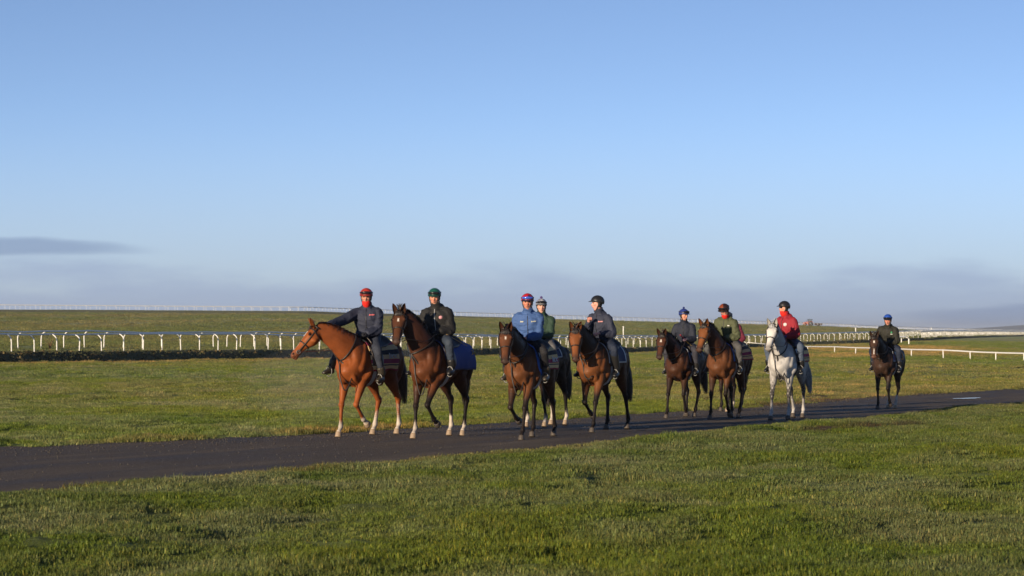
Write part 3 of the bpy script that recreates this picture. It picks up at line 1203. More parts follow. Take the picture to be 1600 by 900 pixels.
# ------------------------------------------------------------------ tractor on the skyline
tb = ground_at(1264, 509.6)
TD = float(np.interp(1264, U_H, D_H)) + 14
tx = TD * (1264 - 800) / F
tb = V(tx, TD, float(base_z(tx, TD)) + 0.02)
tr = empty('tractor', tb, 0.0)
tag(tr, 'orange tractor with glazed cab on the skyline behind the red-jacketed rider', 'tractor')
OR = simple('tractor_orange', (0.55, 0.12, 0.05), 0.4, var=0.15)
BK = simple('tractor_black', (0.03, 0.03, 0.03), 0.6)
GLS = simple('tractor_glass', (0.10, 0.14, 0.17), 0.1, var=0.1)
def wheel(x, r, w, y):
    v, f = tube([(x, y - w / 2, r), (x, y + w / 2, r)], [r, r], up=(0, 0, 1), n=20, k=1, cap=0.15)
    t_ = mesh_obj('wheel', v, f, BK, tr)
    v, f = tube([(x, y - w / 2 - 0.06, r), (x, y + w / 2 + 0.06, r)], [r * 0.5, r * 0.5], up=(0, 0, 1), n=16, k=1, cap=0.1)
    mesh_obj('rim', v, f, OR, t_)
for sy in (-0.85, 0.85):
    wheel(0.55, 0.82, 0.5, sy)
    wheel(-1.55, 0.55, 0.4, sy)
mb = MB()
mb.add(tube([(-2.1, 0, 1.05), (-1.2, 0, 1.15), (-0.2, 0, 1.25)], [(0.36, 0.32), (0.40, 0.36), (0.42, 0.42)], n=12, k=3, power=4))
mb.add(box((-0.2, 0, 0.8), (3.0, 0.5, 0.4)))
mb.build('bonnet', OR, tr)
mb = MB()
for sx, sy in ((-0.35, -.68), (-0.35, .68), (1.05, -.68), (1.05, .68)):
    mb.add(box((sx, sy, 1.75), (0.09, 0.09, 1.25)))
mb.add(box((0.35, 0, 1.1), (1.5, 1.4, 0.2)))
cab = mb.build('cab', BK, tr, smooth=False)
mesh_obj('roof', *tube([(-0.5, 0, 2.42), (0.35, 0, 2.46), (1.2, 0, 2.42)], [(0.75, 0.08), (0.78, 0.1), (0.75, 0.08)], n=12, k=2, power=5), BK, cab)
for sy in (-.66, .66):
    mesh_obj('window', *box((0.35, sy, 1.78), (1.28, 0.02, 1.0)), GLS, cab, smooth=False)
mesh_obj('windscreen', *box((-0.35, 0, 1.78), (0.02, 1.2, 1.0)), GLS, cab, smooth=False)
for sy in (-0.85, 0.85):
    mesh_obj('mudguard', *tube([(-0.2, sy, 1.25), (0.1, sy, 1.68), (0.6, sy, 1.8), (1.15, sy, 1.55), (1.4, sy, 1.2)], np.tile([[0.27, 0.05]], (5, 1)), up=(0, 0, 1), n=8, k=3), OR, tr)
mesh_obj('exhaust', *tube([(-0.9, 0.3, 1.4), (-0.9, 0.3, 2.2)], [0.05, 0.05], up=(1, 0, 0), n=8, k=1), BK, tr)
imp = empty('roller', tb + V(3.4, 0, 0))
tag(imp, 'dark turf implement drawn behind the tractor', 'farm machine')
mb = MB()
for q in range(9):
    mb.add(box((-1.2 + q * 0.3, 0, 0.62), (0.22, 2.6, 0.55)))
mb.add(box((0, 0, 0.95), (2.9, 2.2, 0.14)))
mb.build('frame', simple('implement', (0.06, 0.035, 0.03), 0.7), imp, smooth=False)
mesh_obj('drum', *tube([(0, -1.4, 0.42), (0, 1.4, 0.42)], [0.42, 0.42], up=(0, 0, 1), n=18, k=1, cap=0.1), BK, imp)
mesh_obj('drawbar', *tube([(-2.4, 0, 0.6), (-1.2, 0, 0.7)], [0.07, 0.07], n=8, k=1), BK, imp)

# ------------------------------------------------------------------ horses
def sstep(x, a, b):
    t = np.clip((x - a) / (b - a), 0, 1)
    return t * t * (3 - 2 * t)

def vnormals(co, faces):
    f = np.asarray([q[:3] for q in faces])
    n = np.cross(co[f[:, 1]] - co[f[:, 0]], co[f[:, 2]] - co[f[:, 0]])
    out = np.zeros_like(co)
    fa = np.asarray([q if len(q) == 4 else (*q, q[2]) for q in faces])
    for k_ in range(4):
        for c in range(3):
            out[:, c] += np.bincount(fa[:, k_], weights=n[:, c], minlength=len(co))
    return out / np.maximum(np.linalg.norm(out, axis=1), 1e-9)[:, None]

def ik(a, c, l1, l2, bend):
    """middle joint of a two-bone chain from a to c, bending towards 'bend'"""
    a, c = np.asarray(a, float), np.asarray(c, float)
    d = c - a
    L = np.linalg.norm(d)
    if L > (l1 + l2) * 0.995:
        k_ = L / (l1 + l2) * 1.006
        l1, l2 = l1 * k_, l2 * k_
    x = (l1 * l1 - l2 * l2 + L * L) / (2 * L)
    h = math.sqrt(max(0, l1 * l1 - x * x))
    t = d / L
    b = np.asarray(bend, float)
    b = nrm(b - t * (b @ t))
    return a + t * x + b * h

COAT = vcol_mat('horse_coat', 0.5, 0.26, 5.0, 0.26, 9.0, 0.13, 0.0, (1, 1, 0.6))
def coat_detail(m):
    """hair lie: fine streaks in gloss and relief over the broad modelling"""
    n, l = nodes_of(m)
    p = [q for q in n if q.type == 'BSDF_PRINCIPLED'][0]
    b0 = [q for q in n if q.type == 'BUMP'][0]
    tcn = n.new('ShaderNodeTexCoord')
    mp = n.new('ShaderNodeMapping')
    mp.inputs['Scale'].default_value = (1.0, 1.0, 0.22)
    l.new(tcn.outputs['Object'], mp.inputs[0])
    t = n.new('ShaderNodeTexNoise')
    t.inputs['Scale'].default_value = 90.0
    t.inputs['Detail'].default_value = 6
    l.new(mp.outputs[0], t.inputs['Vector'])
    b = n.new('ShaderNodeBump')
    b.inputs['Strength'].default_value = 0.35
    b.inputs['Distance'].default_value = 0.006
    l.new(t.outputs[0], b.inputs['Height'])
    l.new(b0.outputs[0], b.inputs['Normal'])
    l.new(b.outputs[0], p.inputs['Normal'])
    t2 = n.new('ShaderNodeTexNoise')
    t2.inputs['Scale'].default_value = 14.0
    t2.inputs['Detail'].default_value = 6
    l.new(tcn.outputs['Object'], t2.inputs['Vector'])
    mr = n.new('ShaderNodeMapRange')
    l.new(t2.outputs[0], mr.inputs[0])
    mr.inputs[1].default_value = 0.35
    mr.inputs[2].default_value = 0.65
    mr.inputs[3].default_value = 0.40
    mr.inputs[4].default_value = 0.66
    l.new(mr.outputs[0], p.inputs['Roughness'])
coat_detail(COAT)
HAIR = vcol_mat('horse_hair', 0.5, 0.25, 30.0, 0.0)
LEATHER = simple('leather_black', (0.018, 0.014, 0.012), 0.45, var=0.3)
LEATHERB = simple('leather_brown', (0.07, 0.025, 0.014), 0.4, var=0.3)
METAL = simple('steel', (0.16, 0.16, 0.16), 0.45, metal=0.6, var=0.05)
GIRTH = simple('girth_web', (0.42, 0.42, 0.44), 0.8, bump=0.3)
EYE = simple('horse_eye', (0.012, 0.008, 0.006), 0.06, var=0.0)
CLOTH_CACHE = {}

TRUNK = np.array([  # x, top, bottom, half width
    (-0.83, 1.38, 1.14, 0.11), (-0.76, 1.47, 1.04, 0.20), (-0.62, 1.555, 0.98, 0.262), (-0.46, 1.592, 0.97, 0.285), (-0.28, 1.585, 0.965, 0.272), (-0.08, 1.548, 0.925, 0.272),
    (0.12, 1.528, 0.862, 0.288), (0.30, 1.548, 0.815, 0.280), (0.44, 1.603, 0.805, 0.252), (0.55, 1.605, 0.815, 0.240), (0.67, 1.53, 0.845, 0.234), (0.77, 1.44, 0.90, 0.208), (0.835, 1.37, 0.98, 0.158), (0.868, 1.30, 1.09, 0.085)])

def pad_mat(name, col, trim, tw=0.06):
    """saddle cloth or sheet with a woven edge; Col.r runs from spine to hem, Col.g from front to back"""
    if name in MATS:
        return MATS[name]
    m, p, out = new_mat(name)
    n, l = nodes_of(m)
    at = n.new('ShaderNodeAttribute')
    at.attribute_name = 'Col'
    sp = n.new('ShaderNodeSeparateColor')
    l.new(at.outputs['Color'], sp.inputs[0])
    def gt(s, v, op='GREATER_THAN'):
        q = n.new('ShaderNodeMath')
        q.operation = op
        l.new(s, q.inputs[0])
        q.inputs[1].default_value = v
        return q.outputs[0]
    def mx(a_, b_):
        q = n.new('ShaderNodeMath')
        q.operation = 'MAXIMUM'
        l.new(a_, q.inputs[0])
        l.new(b_, q.inputs[1])
        return q.outputs[0]
    e = mx(mx(gt(sp.outputs[0], 1 - tw), gt(sp.outputs[1], 1 - tw * 0.8)), gt(sp.outputs[1], tw * 0.8, 'LESS_THAN'))
    mix = n.new('ShaderNodeMix')
    mix.data_type = 'RGBA'
    l.new(e, mix.inputs[0])
    mix.inputs[6].default_value = (*col, 1)
    mix.inputs[7].default_value = (*trim, 1)
    l.new(mix.outputs[2], p.inputs['Base Color'])
    p.inputs['Roughness'].default_value = 0.75
    cloth_bump(m, p, 0.35)
    MATS[name] = m
    return m

def cloth_bump(m, p, k_):
    n, l = nodes_of(m)
    tcn = n.new('ShaderNodeTexCoord')
    t = n.new('ShaderNodeTexNoise')
    t.inputs['Scale'].default_value = 14
    t.inputs['Detail'].default_value = 6
    l.new(tcn.outputs['Object'], t.inputs['Vector'])
    b = n.new('ShaderNodeBump')
    b.inputs['Strength'].default_value = k_
    b.inputs['Distance'].default_value = 0.03
    l.new(t.outputs[0], b.inputs['Height'])
    l.new(b.outputs[0], p.inputs['Normal'])

def stripe_mat():
    if 'striped_blanket' in MATS:
        return MATS['striped_blanket']
    m, p, out = new_mat('striped_blanket')
    n, l = nodes_of(m)
    at = n.new('ShaderNodeAttribute')
    at.attribute_name = 'Col'
    sp = n.new('ShaderNodeSeparateColor')
    l.new(at.outputs['Color'], sp.inputs[0])
    cr = n.new('ShaderNodeValToRGB')
    cr.color_ramp.interpolation = 'CONSTANT'
    tan, mar, blk = (0.60, 0.42, 0.21, 1), (0.27, 0.025, 0.07, 1), (0.016, 0.016, 0.022, 1)
    st = [(0.0, blk), (0.12, tan), (0.21, mar), (0.32, tan), (0.44, blk), (0.56, tan), (0.68, mar), (0.80, tan), (0.83, blk), (0.86, tan), (0.955, mar)]
    el = cr.color_ramp.elements
    el[0].position, el[0].color = st[0]
    el[1].position, el[1].color = st[1]
    for a_, c in st[2:]:
        e = el.new(a_)
        e.color = c
    l.new(sp.outputs[0], cr.inputs[0])
    l.new(cr.outputs[0], p.inputs['Base Color'])
    p.inputs['Roughness'].default_value = 0.9
    cloth_bump(m, p, 0.4)
    MATS['striped_blanket'] = m
    return m

def ribbon(pts, w, th, up):
    """flat strap along points, up gives the strap's outward side"""
    pts = np.asarray(pts, float)
    return tube(pts, np.tile([[w / 2, th / 2]], (len(pts), 1)), up=up, n=8, k=1, cap=0.1, power=4)

class Horse:
    pass

def bearing_local(h, u, y):
    """local x at which a point on the ground with lateral offset y is seen in column u"""
    def uu(x):
        w = h.world(V(x, y, 0.04))
        return px_of(w)[0]
    a, b = uu(-0.5), uu(0.5)
    return -0.5 + (u - a) / (b - a)

def make_horse(sp):
    h = Horse()
    g0 = ground_at(*sp['at'])
    z = float(road_z(g0[0], g0[1]))
    a = R(sp['a'])
    th = math.atan2(-math.cos(a), -math.sin(a))
    O = V(g0[0], g0[1], z)
    sc = sp.get('scale', 1.0)
    M = rotz(th) * sc
    h.world = lambda p: O + M @ np.asarray(p, float)
    h.O, h.th, h.sc = O, th, sc
    h.e = sp['a'] - math.degrees(math.atan2(O[0], O[1]))
    root = empty('horse', O, th)
    root.scale = (sc, sc, sc)
    tag(root, sp['label'], 'horse', 'string of racehorses on the road')
    h.root = root
    mb = MB()
    samples = []            # (position, radius, kind, parameter)
    def samp(P, rr, kind, par):
        for p_, r_, q_ in zip(P, rr, par):
            samples.append((*p_, r_, kind, q_))
    # trunk
    T = TRUNK
    path = np.stack([T[:, 0], np.zeros(len(T)), (T[:, 1] + T[:, 2]) / 2], 1)
    rad = np.stack([T[:, 3], (T[:, 1] - T[:, 2]) / 2], 1)
    mb.add(tube(path, rad, n=22, k=3, cap=0.35, power=2.2))
    samp(path, rad.mean(1), 0, T[:, 0])
    # neck
    ny = R(sp.get('neck_yaw', 0))
    nl, pz = sp.get('neck_len', 0.52), sp.get('poll_z', 1.98)
    B0 = V(0.52, 0, 1.30)
    B1 = V(0.66, 0, 1.415)
    cy, sy = math.cos(ny), -math.sin(ny)
    P = V(0.62, 0, 0) + V(cy * nl, sy * nl, pz)
    cyh, syh = math.cos(ny * 0.6), -math.sin(ny * 0.6)
    arch = sp.get('arch', 0.05)
    def nb(t, lift):
        q = B1 + (P - B1) * t
        lat = V(0, sy * nl, 0)
        q = q - lat * t + lat * t ** 1.4
        return q + V(-0.10 * lift, 0, lift)
    npath = np.array([B0, B1, nb(0.30, arch * 0.5), nb(0.58, arch), nb(0.82, arch * 0.9), P + V(0.0, 0, -0.01)])
    nrad = np.array([(0.175, 0.31), (0.160, 0.28), (0.125, 0.228), (0.100, 0.182), (0.087, 0.145), (0.074, 0.11)])
    mb.add(tube(npath, nrad, n=18, k=4, cap=0.6))
    NP = catmull(npath, 6)
    NR = catmull(nrad, 6)
    NT = np.gradient(NP, axis=0)
    NT /= np.linalg.norm(NT, axis=1)[:, None]
    samp(NP[::2], NR[::2].mean(1), 1, np.linspace(0, 1, len(NP))[::2])
    def neck_pt(s, ang, off):
        f_ = np.clip(s, 0, 1) * (len(NP) - 1)
        i0 = int(min(f_, len(NP) - 2))
        w = f_ - i0
        p_ = NP[i0] * (1 - w) + NP[i0 + 1] * w
        r_ = NR[i0] * (1 - w) + NR[i0 + 1] * w
        t_ = nrm(NT[i0] * (1 - w) + NT[i0 + 1] * w)
        side = nrm(np.cross(V(0, 0, 1), t_))      # left
        up_ = np.cross(t_, side)
        return p_ + side * math.sin(ang) * (r_[0] + off) + up_ * math.cos(ang) * (r_[1] + off)
    h.neck_pt = neck_pt
    # head
    hy = R(sp.get('head_face', h.e) - h.e)
    hp = R(sp.get('head_pitch', 52))
    Hd = V(math.cos(hy) * math.cos(hp), -math.sin(hy) * math.cos(hp), -math.sin(hp))
    Hu = V(math.cos(hy) * math.sin(hp), -math.sin(hy) * math.sin(hp), math.cos(hp))
    Hs = np.cross(Hu, Hd)
    roll = R(sp.get('head_roll', 0))
    Hu, Hs = Hu * math.cos(roll) + Hs * math.sin(roll), Hs * math.cos(roll) - Hu * math.sin(roll)
    HL = 0.595
    HP = P + Hu * 0.005
    HT = np.array([0, .10, .24, .38, .52, .68, .82, .93, 1.0])
    Ht = np.array([.072, .090, .094, .084, .070, .060, .058, .054, .034])
    Hb = np.array([.100, .142, .165, .148, .106, .078, .075, .076, .052])
    Hw = np.array([.074, .103, .111, .097, .074, .062, .063, .067, .046])
    hpath = HP + np.outer(HT * HL, Hd)
    mb.add(tube(hpath, np.stack([Hw, Ht, Hb], 1), up=Hu, n=20, k=3, cap=0.6, power=2.3))
    for s in (-1, 1):       # cheek, brow and nostril relief
        mb.add(blob(HP + Hd * .17 * 1 + Hu * -.075 + Hs * s * .052, (.075, .075, .05), 12, 8))
        mb.add(blob(HP + Hd * .135 + Hu * .052 + Hs * s * .088, .032, 10, 6))
        mb.add(blob(HP + Hd * .575 + Hu * .014 + Hs * s * .052, .026, 10, 6))
    mb.add(blob(HP + Hd * .575 - Hu * .058, (.035, .035, .03), 10, 6))
    samp(catmull(hpath, 2), np.full(len(HT) * 2 - 1, 0.075), 2, np.linspace(0, 1, len(HT) * 2 - 1))
    def head_pt(t, ang, off):
        w, tp, bt = np.interp(t, HT, Hw), np.interp(t, HT, Ht), np.interp(t, HT, Hb)
        c, s = math.cos(ang), math.sin(ang)
        return HP + Hd * t * HL + Hs * s * (w + off) + Hu * c * ((tp if c > 0 else bt) + off)
    h.head_pt, h.Hd, h.Hu, h.Hs, h.HP = head_pt, Hd, Hu, Hs, HP
    # muscles of chest, shoulder and quarters
    for s in (-1, 1):
        mb.add(tube([(0.47, s * .140, 1.50), (0.58, s * .178, 1.30), (0.68, s * .185, 1.12)], [.06, .088, .085], up=(0, 1, 0), n=12, k=3))
        mb.add(tube([(0.36, s * .215, 1.16), (0.47, s * .215, 1.05), (0.53, s * .19, 0.97)], [.06, .085, .07], up=(0, 1, 0), n=12, k=3))
        mb.add(tube([(0.79, s * .070, 1.26), (0.815, s * .085, 1.12), (0.76, s * .10, 0.97), (0.66, s * .12, 0.90)], [(.055, .05), (.075, .065), (.075, .06), (.05, .05)], up=(1, 0, 0), n=12, k=3))
        mb.add(tube([(-0.60, s * .13, 1.42), (-0.68, s * .145, 1.22), (-0.64, s * .145, 1.02), (-0.58, s * .14, 0.86)], [(.13, .15), (.125, .145), (.10, .12), (.06, .075)], up=(1, 0, 0), n=12, k=3))
        mb.add(tube([(-0.22, s * .15, 1.38), (-0.36, s * .17, 1.20), (-0.38, s * .165, 1.02)], [.10, .115, .105], up=(0, 1, 0), n=12, k=3))
    # legs
    h.feet = {}
    hoofs = []
    for key in ('LF', 'RF', 'LH', 'RH'):
        s = 1 if key[0] == 'L' else -1
        q = sp['legs'][key]
        front = key[1] == 'F'
        y = s * (0.135 if front else 0.13)
        if isinstance(q, tuple) and q[0] == 'swing':      # (swing, forward amount, lift)
            _, f_, lift = q            # forward reach of the knee, backward slant of the shank in degrees
            if front:
                E = V(0.48 + .15 * f_, y * 1.1, 0.975)
                K = V(0.50 + f_, y, 0.515 + 0.10 * f_)
                pa_ = R(lift)
                Fk = K + 0.345 * V(-math.sin(pa_), 0, -math.cos(pa_))
                pa_ = R(lift + 12)
                C = Fk + 0.105 * V(-math.sin(pa_), 0, -math.cos(pa_))
            else:
                E = V(-0.34 + .12 * f_, y * 1.2, 1.02)
                K = V(-0.62 + f_ * 0.6, y, 0.64 + lift * 0.3)
                Fk = K + V(0.05 + f_ * 0.25 - 0.3 * lift, 0, -0.40 + lift * 0.25)
                C = Fk + V(-0.03, 0, -0.085)
            swing = True
        else:
            hx = bearing_local(h, q, y) if not isinstance(q, str) else float(q)
            hx = float(np.clip(hx, 0.10 if front else -1.08, 0.98 if front else -0.12))
            C = V(hx - 0.015, y, 0.078)
            back = (0.52 - hx) if front else (-0.62 - hx)
            Fk = V(hx - 0.082 + 0.03 * max(0, back), y, 0.168 + 0.05 * max(0, back))
            if front:
                E = V(0.475 + 0.28 * (hx - 0.54), y * 1.12, 0.985)
                K = ik(E, Fk, 0.47, 0.345, (1, 0, 0.0))
            else:
                E = V(-0.355 + 0.30 * (hx + 0.61), y * 1.25, 1.02)
                K = ik(E, Fk, 0.54, 0.425, (-1, 0, -0.3))
            swing = False
        lp = lambda a_, b_, t_: a_ + (b_ - a_) * t_
        if front:
            S = V(0.60, s * 0.12, 1.22)
            pth = [S, E, lp(E, K, .35), lp(E, K, .72), lp(E, K, .92), K, lp(K, Fk, .15), lp(K, Fk, .5), lp(K, Fk, .84), Fk, lp(Fk, C, .5), C]
            rd_ = [(.095, .17), (.092, .122), (.076, .098), (.050, .060), (.045, .048), (.051, .060), (.035, .040), (.027, .036), (.030, .041), (.042, .052), (.031, .035), (.043, .047)]
            par = [0, 1, 1.35, 1.72, 1.92, 2, 2.15, 2.5, 2.84, 3, 3.5, 4]
        else:
            S = V(-0.50, s * 0.12, 1.30)
            pth = [S, E, lp(E, K, .34), lp(E, K, .68), lp(E, K, .88), K + V(-0.012, 0, 0.015), lp(K, Fk, .16), lp(K, Fk, .5), lp(K, Fk, .84), Fk, lp(Fk, C, .5), C]
            rd_ = [(.14, .24), (.110, .175), (.090, .135), (.056, .078), (.043, .062), (.048, .077), (.037, .054), (.029, .040), (.032, .044), (.044, .054), (.032, .036), (.043, .048)]
            par = [0, 1, 1.34, 1.68, 1.88, 2, 2.16, 2.5, 2.84, 3, 3.5, 4]
        pth = np.array(pth)
        rd_ = np.array(rd_)
        mb.add(tube(pth, rd_, up=(1, 0, 0), n=14, k=3, cap=0.5))
        samp(catmull(pth, 4), catmull(rd_, 4).mean(1), {'LF': 3, 'RF': 4, 'LH': 5, 'RH': 6}[key], catmull(np.array(par)[:, None], 4)[:, 0])
        dv = nrm(C - Fk) if swing else nrm(V(0.22, 0, -1))
        ln = 0.078 if swing else C[2] / 0.976
        hoofs.append((C, dv, ln, key))
    co, faces = remesh(mb, 0.0122, 4)
    h.bvh = BVHTree.FromPolygons(co.tolist(), faces)
    # coat colours
    SA = np.array(samples)
    best = np.full(len(co), 1e9)
    kind = np.zeros(len(co), int)
    par = np.zeros(len(co))
    for q in range(0, len(SA)):
        d = np.sqrt(((co - SA[q, :3]) ** 2).sum(1)) - SA[q, 3]
        m = d < best
        best[m] = d[m]
        kind[m] = int(SA[q, 4])
        par[m] = SA[q, 5]
    base = np.array(sp['coat'])
    pts_ = np.array(sp.get('points', sp['coat']))
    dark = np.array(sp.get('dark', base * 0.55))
    C_ = np.tile(base, (len(co), 1))
    def mixin(m, c, t):
        C_[m] = C_[m] * (1 - t[:, None]) + np.asarray(c) * t[:, None]
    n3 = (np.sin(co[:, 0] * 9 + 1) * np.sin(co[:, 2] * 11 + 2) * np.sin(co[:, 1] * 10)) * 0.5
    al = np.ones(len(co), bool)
    # darker topline and quarters as on bays; shade of the rear painted in too
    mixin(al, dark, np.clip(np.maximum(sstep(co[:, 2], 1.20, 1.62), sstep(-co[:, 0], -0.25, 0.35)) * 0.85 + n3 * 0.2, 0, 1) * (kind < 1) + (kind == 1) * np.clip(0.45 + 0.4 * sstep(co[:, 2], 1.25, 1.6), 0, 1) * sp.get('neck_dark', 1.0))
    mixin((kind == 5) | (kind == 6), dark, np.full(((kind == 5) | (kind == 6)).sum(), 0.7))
    if 'mottle' in sp:
        dp = np.sin(co[:, 0] * 42 + 2 * np.sin(co[:, 2] * 19)) * np.sin(co[:, 2] * 38 + 1) * np.sin(co[:, 1] * 33 + .5)
        mixin(al, (0.17, 0.165, 0.165), np.clip(0.15 + 0.9 * dp, 0, 0.65) * (kind != 2) * sstep(-co[:, 0], -0.9, 0.2))
    for kk, key in ((3, 'LF'), (4, 'RF'), (5, 'LH'), (6, 'RH')):
        m = kind == kk
        mixin(m, pts_, sstep(par[m] + n3[m] * 0.4, sp.get('pt0', 1.15), 1.9))
        if 'mottle' in sp:
            mixin(m, sp['mottle'], np.clip(np.exp(-((par[m] - 2.0) / 0.5) ** 2) * (1.15 + 0.9 * np.sin(co[m][:, 0] * 70 + 1) * np.sin(co[m][:, 1] * 80) * np.sin(co[m][:, 2] * 55)), 0, 1))
        sk = sp.get('socks', {}).get(key)
        if sk:
            mixin(m, sp.get('sock_col', (0.46, 0.40, 0.34)), sstep(par[m] + n3[m] * 0.5 + 0.06 * np.sin(co[m][:, 1] * 160 + co[m][:, 0] * 90), sk - 0.16, sk + 0.16))
    m = kind == 2
    rel = co - HP
    ht, hs, hu_ = (rel @ Hd) / HL, rel @ Hs, rel @ Hu
    mixin(m, sp.get('face', base), np.full(m.sum(), 0.8))
    mixin(m, sp.get('muzzle', (0.03, 0.02, 0.018)), sstep(ht[m], 0.74, 0.95) * sp.get('muzzle_k', 0.85))
    for (t0, t1, hw, k_) in sp.get('blaze', ()):
        w = hw * (1 + 0.25 * np.sin(ht * 40))
        mk = sstep(ht, t0 - .03, t0 + .02) * (1 - sstep(ht, t1 - .02, t1 + .03)) * (1 - sstep(np.abs(hs), w * .7, w)) * (hu_ > 0.015) * m
        mixin(al, (0.62, 0.57, 0.52), mk * k_)
    for s in (-1, 1):
        d = np.linalg.norm(co - head_pt(0.93, s * R(58), -0.002), axis=1)
        mixin(al, (0.008, 0.006, 0.006), 1 - sstep(d, 0.014, 0.026))
        d = np.linalg.norm(co - (HP + Hd * .140 + Hu * .050 + Hs * s * .110), axis=1)
        mixin(al, np.array(sp['coat']) * 0.25, (1 - sstep(d, 0.024, 0.04)) * 0.8)
    # mouth line
    ml_ = (np.abs(hu_ + 0.030 - 0.02 * (1 - ht)) < 0.008) & (ht > 0.80) & m
    C_[ml_] *= 0.4
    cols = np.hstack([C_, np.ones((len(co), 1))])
    # ears: cupped leaf shapes grown out of the poll
    out = MB()
    out.add((co, faces))
    ec = []
    fwd = sp.get('ears', 0.0)
    for s in (-1, 1):
        eb = HP + Hd * 0.012 + Hu * 0.058 + Hs * s * 0.046
        ax = nrm(V(0, 0, 1) * 0.92 + Hu * (0.30 + fwd) + Hs * s * 0.26)
        op = nrm(Hu * 0.7 + Hd * 0.55 + Hs * s * 0.30)
        op = nrm(op - ax * (op @ ax))
        sd = np.cross(ax, op)
        ev, ef = [], []
        nv, nh = 9, 9
        for i_ in range(nv):
            t_ = i_ / (nv - 1)
            w_ = 0.042 * (math.sin(math.pi * min(1, 0.28 + 0.72 * t_)) ** 0.75) + 0.002 if t_ < 1 else 0.002
            for j_ in range(nh):
                f_ = -1 + 2 * j_ / (nh - 1)
                an = f_ * 1.9
                ev.append(eb + ax * (t_ * 0.195 - 0.012) + sd * math.sin(an) * w_ - op * (math.cos(an) * w_ * 0.75 - 0.012) + op * 0.03 * t_ * t_)
        for i_ in range(nv - 1):
            for j_ in range(nh - 1):
                q = i_ * nh + j_
                ef.append((q, q + 1, q + nh + 1, q + nh))
        # outer skin a few millimetres behind
        n0 = len(ev)
        ev2 = [e_ - op * 0.006 for e_ in ev]
        ef2 = [(c_ + n0, b_ + n0, a_ + n0, d_ + n0) for a_, b_, c_, d_ in [(f_[0], f_[1], f_[2], f_[3]) for f_ in ef]]
        ef2 = [tuple(reversed([q + n0 for q in f_])) for f_ in ef]
        out.add((np.array(ev + ev2), ef + ef2))
        ec.append(np.tile(np.array([*(np.array(sp.get('face', base)) * 0.55), 1]), (n0, 1)))
        ec.append(np.tile(np.array([*(np.array(sp.get('face', base)) * 0.9), 1]), (n0, 1)))
    v, f = out.arrays()
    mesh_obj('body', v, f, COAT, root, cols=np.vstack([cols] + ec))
    # eyes, hooves
    for s in (-1, 1):
        v, f = blob(HP + Hd * .140 + Hu * .050 + Hs * s * .112, .019, 12, 8)
        mesh_obj('eye', v, f, EYE, root)
    for C, dv, ln, key in hoofs:
        pale = key in sp.get('socks', {})
        up_ = V(1, 0, 0)
        v, f = tube([C - dv * 0.006, C + dv * ln * .4, C + dv * ln], [(.046, .050), (.050, .057), (.055, .065)], up=up_, n=14, k=2, cap=0.06)
        mesh_obj('hoof', v, f, simple('hoof_pale', (0.30, 0.22, 0.15), 0.6, var=0.3) if pale else simple('hoof_dark', (0.07, 0.056, 0.046), 0.6, var=0.3), root)
    # mane, forelock, tail
    g = np.random.default_rng(sp['seed'])
    mane = MB()
    mcol = np.array(sp.get('mane', (0.015, 0.011, 0.010)))
    side = sp.get('mane_side', -1)
    def strand(pts, w, nvec, c):
        pts = np.array(pts)
        n_ = len(pts)
        tv = np.gradient(pts, axis=0)
        vv = []
        for i_ in range(n_):
            wd = nrm(np.cross(tv[i_], nvec)) * w * (1 - 0.75 * (i_ / (n_ - 1)) ** 2) / 2
            vv += [pts[i_] - wd, pts[i_] + wd]
        return np.array(vv), [(2 * i_, 2 * i_ + 1, 2 * i_ + 3, 2 * i_ + 2) for i_ in range(n_ - 1)]
    for q in range(420):
        s_ = g.uniform(0.16, 0.98)
        ln = g.uniform(0.5, 1.0) * (1.05 if s_ < .85 else 0.7)
        pts = []
        tw = g.normal(0, 0.035)
        lift = g.uniform(0.004, 0.035)
        sd_ = side if g.uniform() < 0.85 else -side
        for t_ in np.linspace(0, 1, 5):
            an = sd_ * (0.02 + 1.05 * ln * t_)
            pts.append(neck_pt(s_ - 0.06 * t_ + tw * t_, an, 0.002 + lift * math.sin(math.pi * min(1, 0.2 + t_))))
        c = mcol * g.uniform(0.6, 1.5)
        vv, ff = strand(pts, 0.016, pts[2] - NP[int(np.clip(s_, 0, 1) * (len(NP) - 1))], c)
        mane.add((vv, ff), c)
    mane.build('mane', HAIR, root, color=True)
    fl = MB()
    for q in range(46):
        a_ = g.normal(0, 0.24)
        pts = [head_pt(-0.06 + 0.02 * g.normal(), a_ * 0.4, 0.02), head_pt(0.06, a_ * 0.8, 0.028 + 0.01 * g.normal()), head_pt(0.11, a_, 0.014), head_pt(0.12 + 0.08 * g.uniform(), a_ * 1.1, 0.007)]
        if g.uniform() < sp.get('wild', 0.12):
            pts = [pts[0], pts[0] + V(g.normal(0, .02), g.normal(0, .03), .05), pts[0] + V(g.normal(0, .04), g.normal(0, .05), .10)]
        fl.add(strand(pts, 0.013, Hu, mcol), mcol * g.uniform(0.6, 1.5))
    fl.build('forelock', HAIR, root, color=True)
    tl = MB()
    tcol = np.array(sp.get('tail', mcol))
    tlen = sp.get('tail_len', 0.84)
    sw = sp.get('tail_swing', 0.0)
    tl.add(tube([(-0.80, 0, 1.40), (-0.885, sw * .05, 1.33), (-0.93, sw * .2, 1.16), (-0.925, sw * .4, 0.98), (-0.91, sw * .6, 1.36 - tlen * .75)], [(.045, .045), (.055, .055), (.075, .07), (.08, .07), (.03, .025)], up=(1, 0, 0), n=12, k=4), tcol)
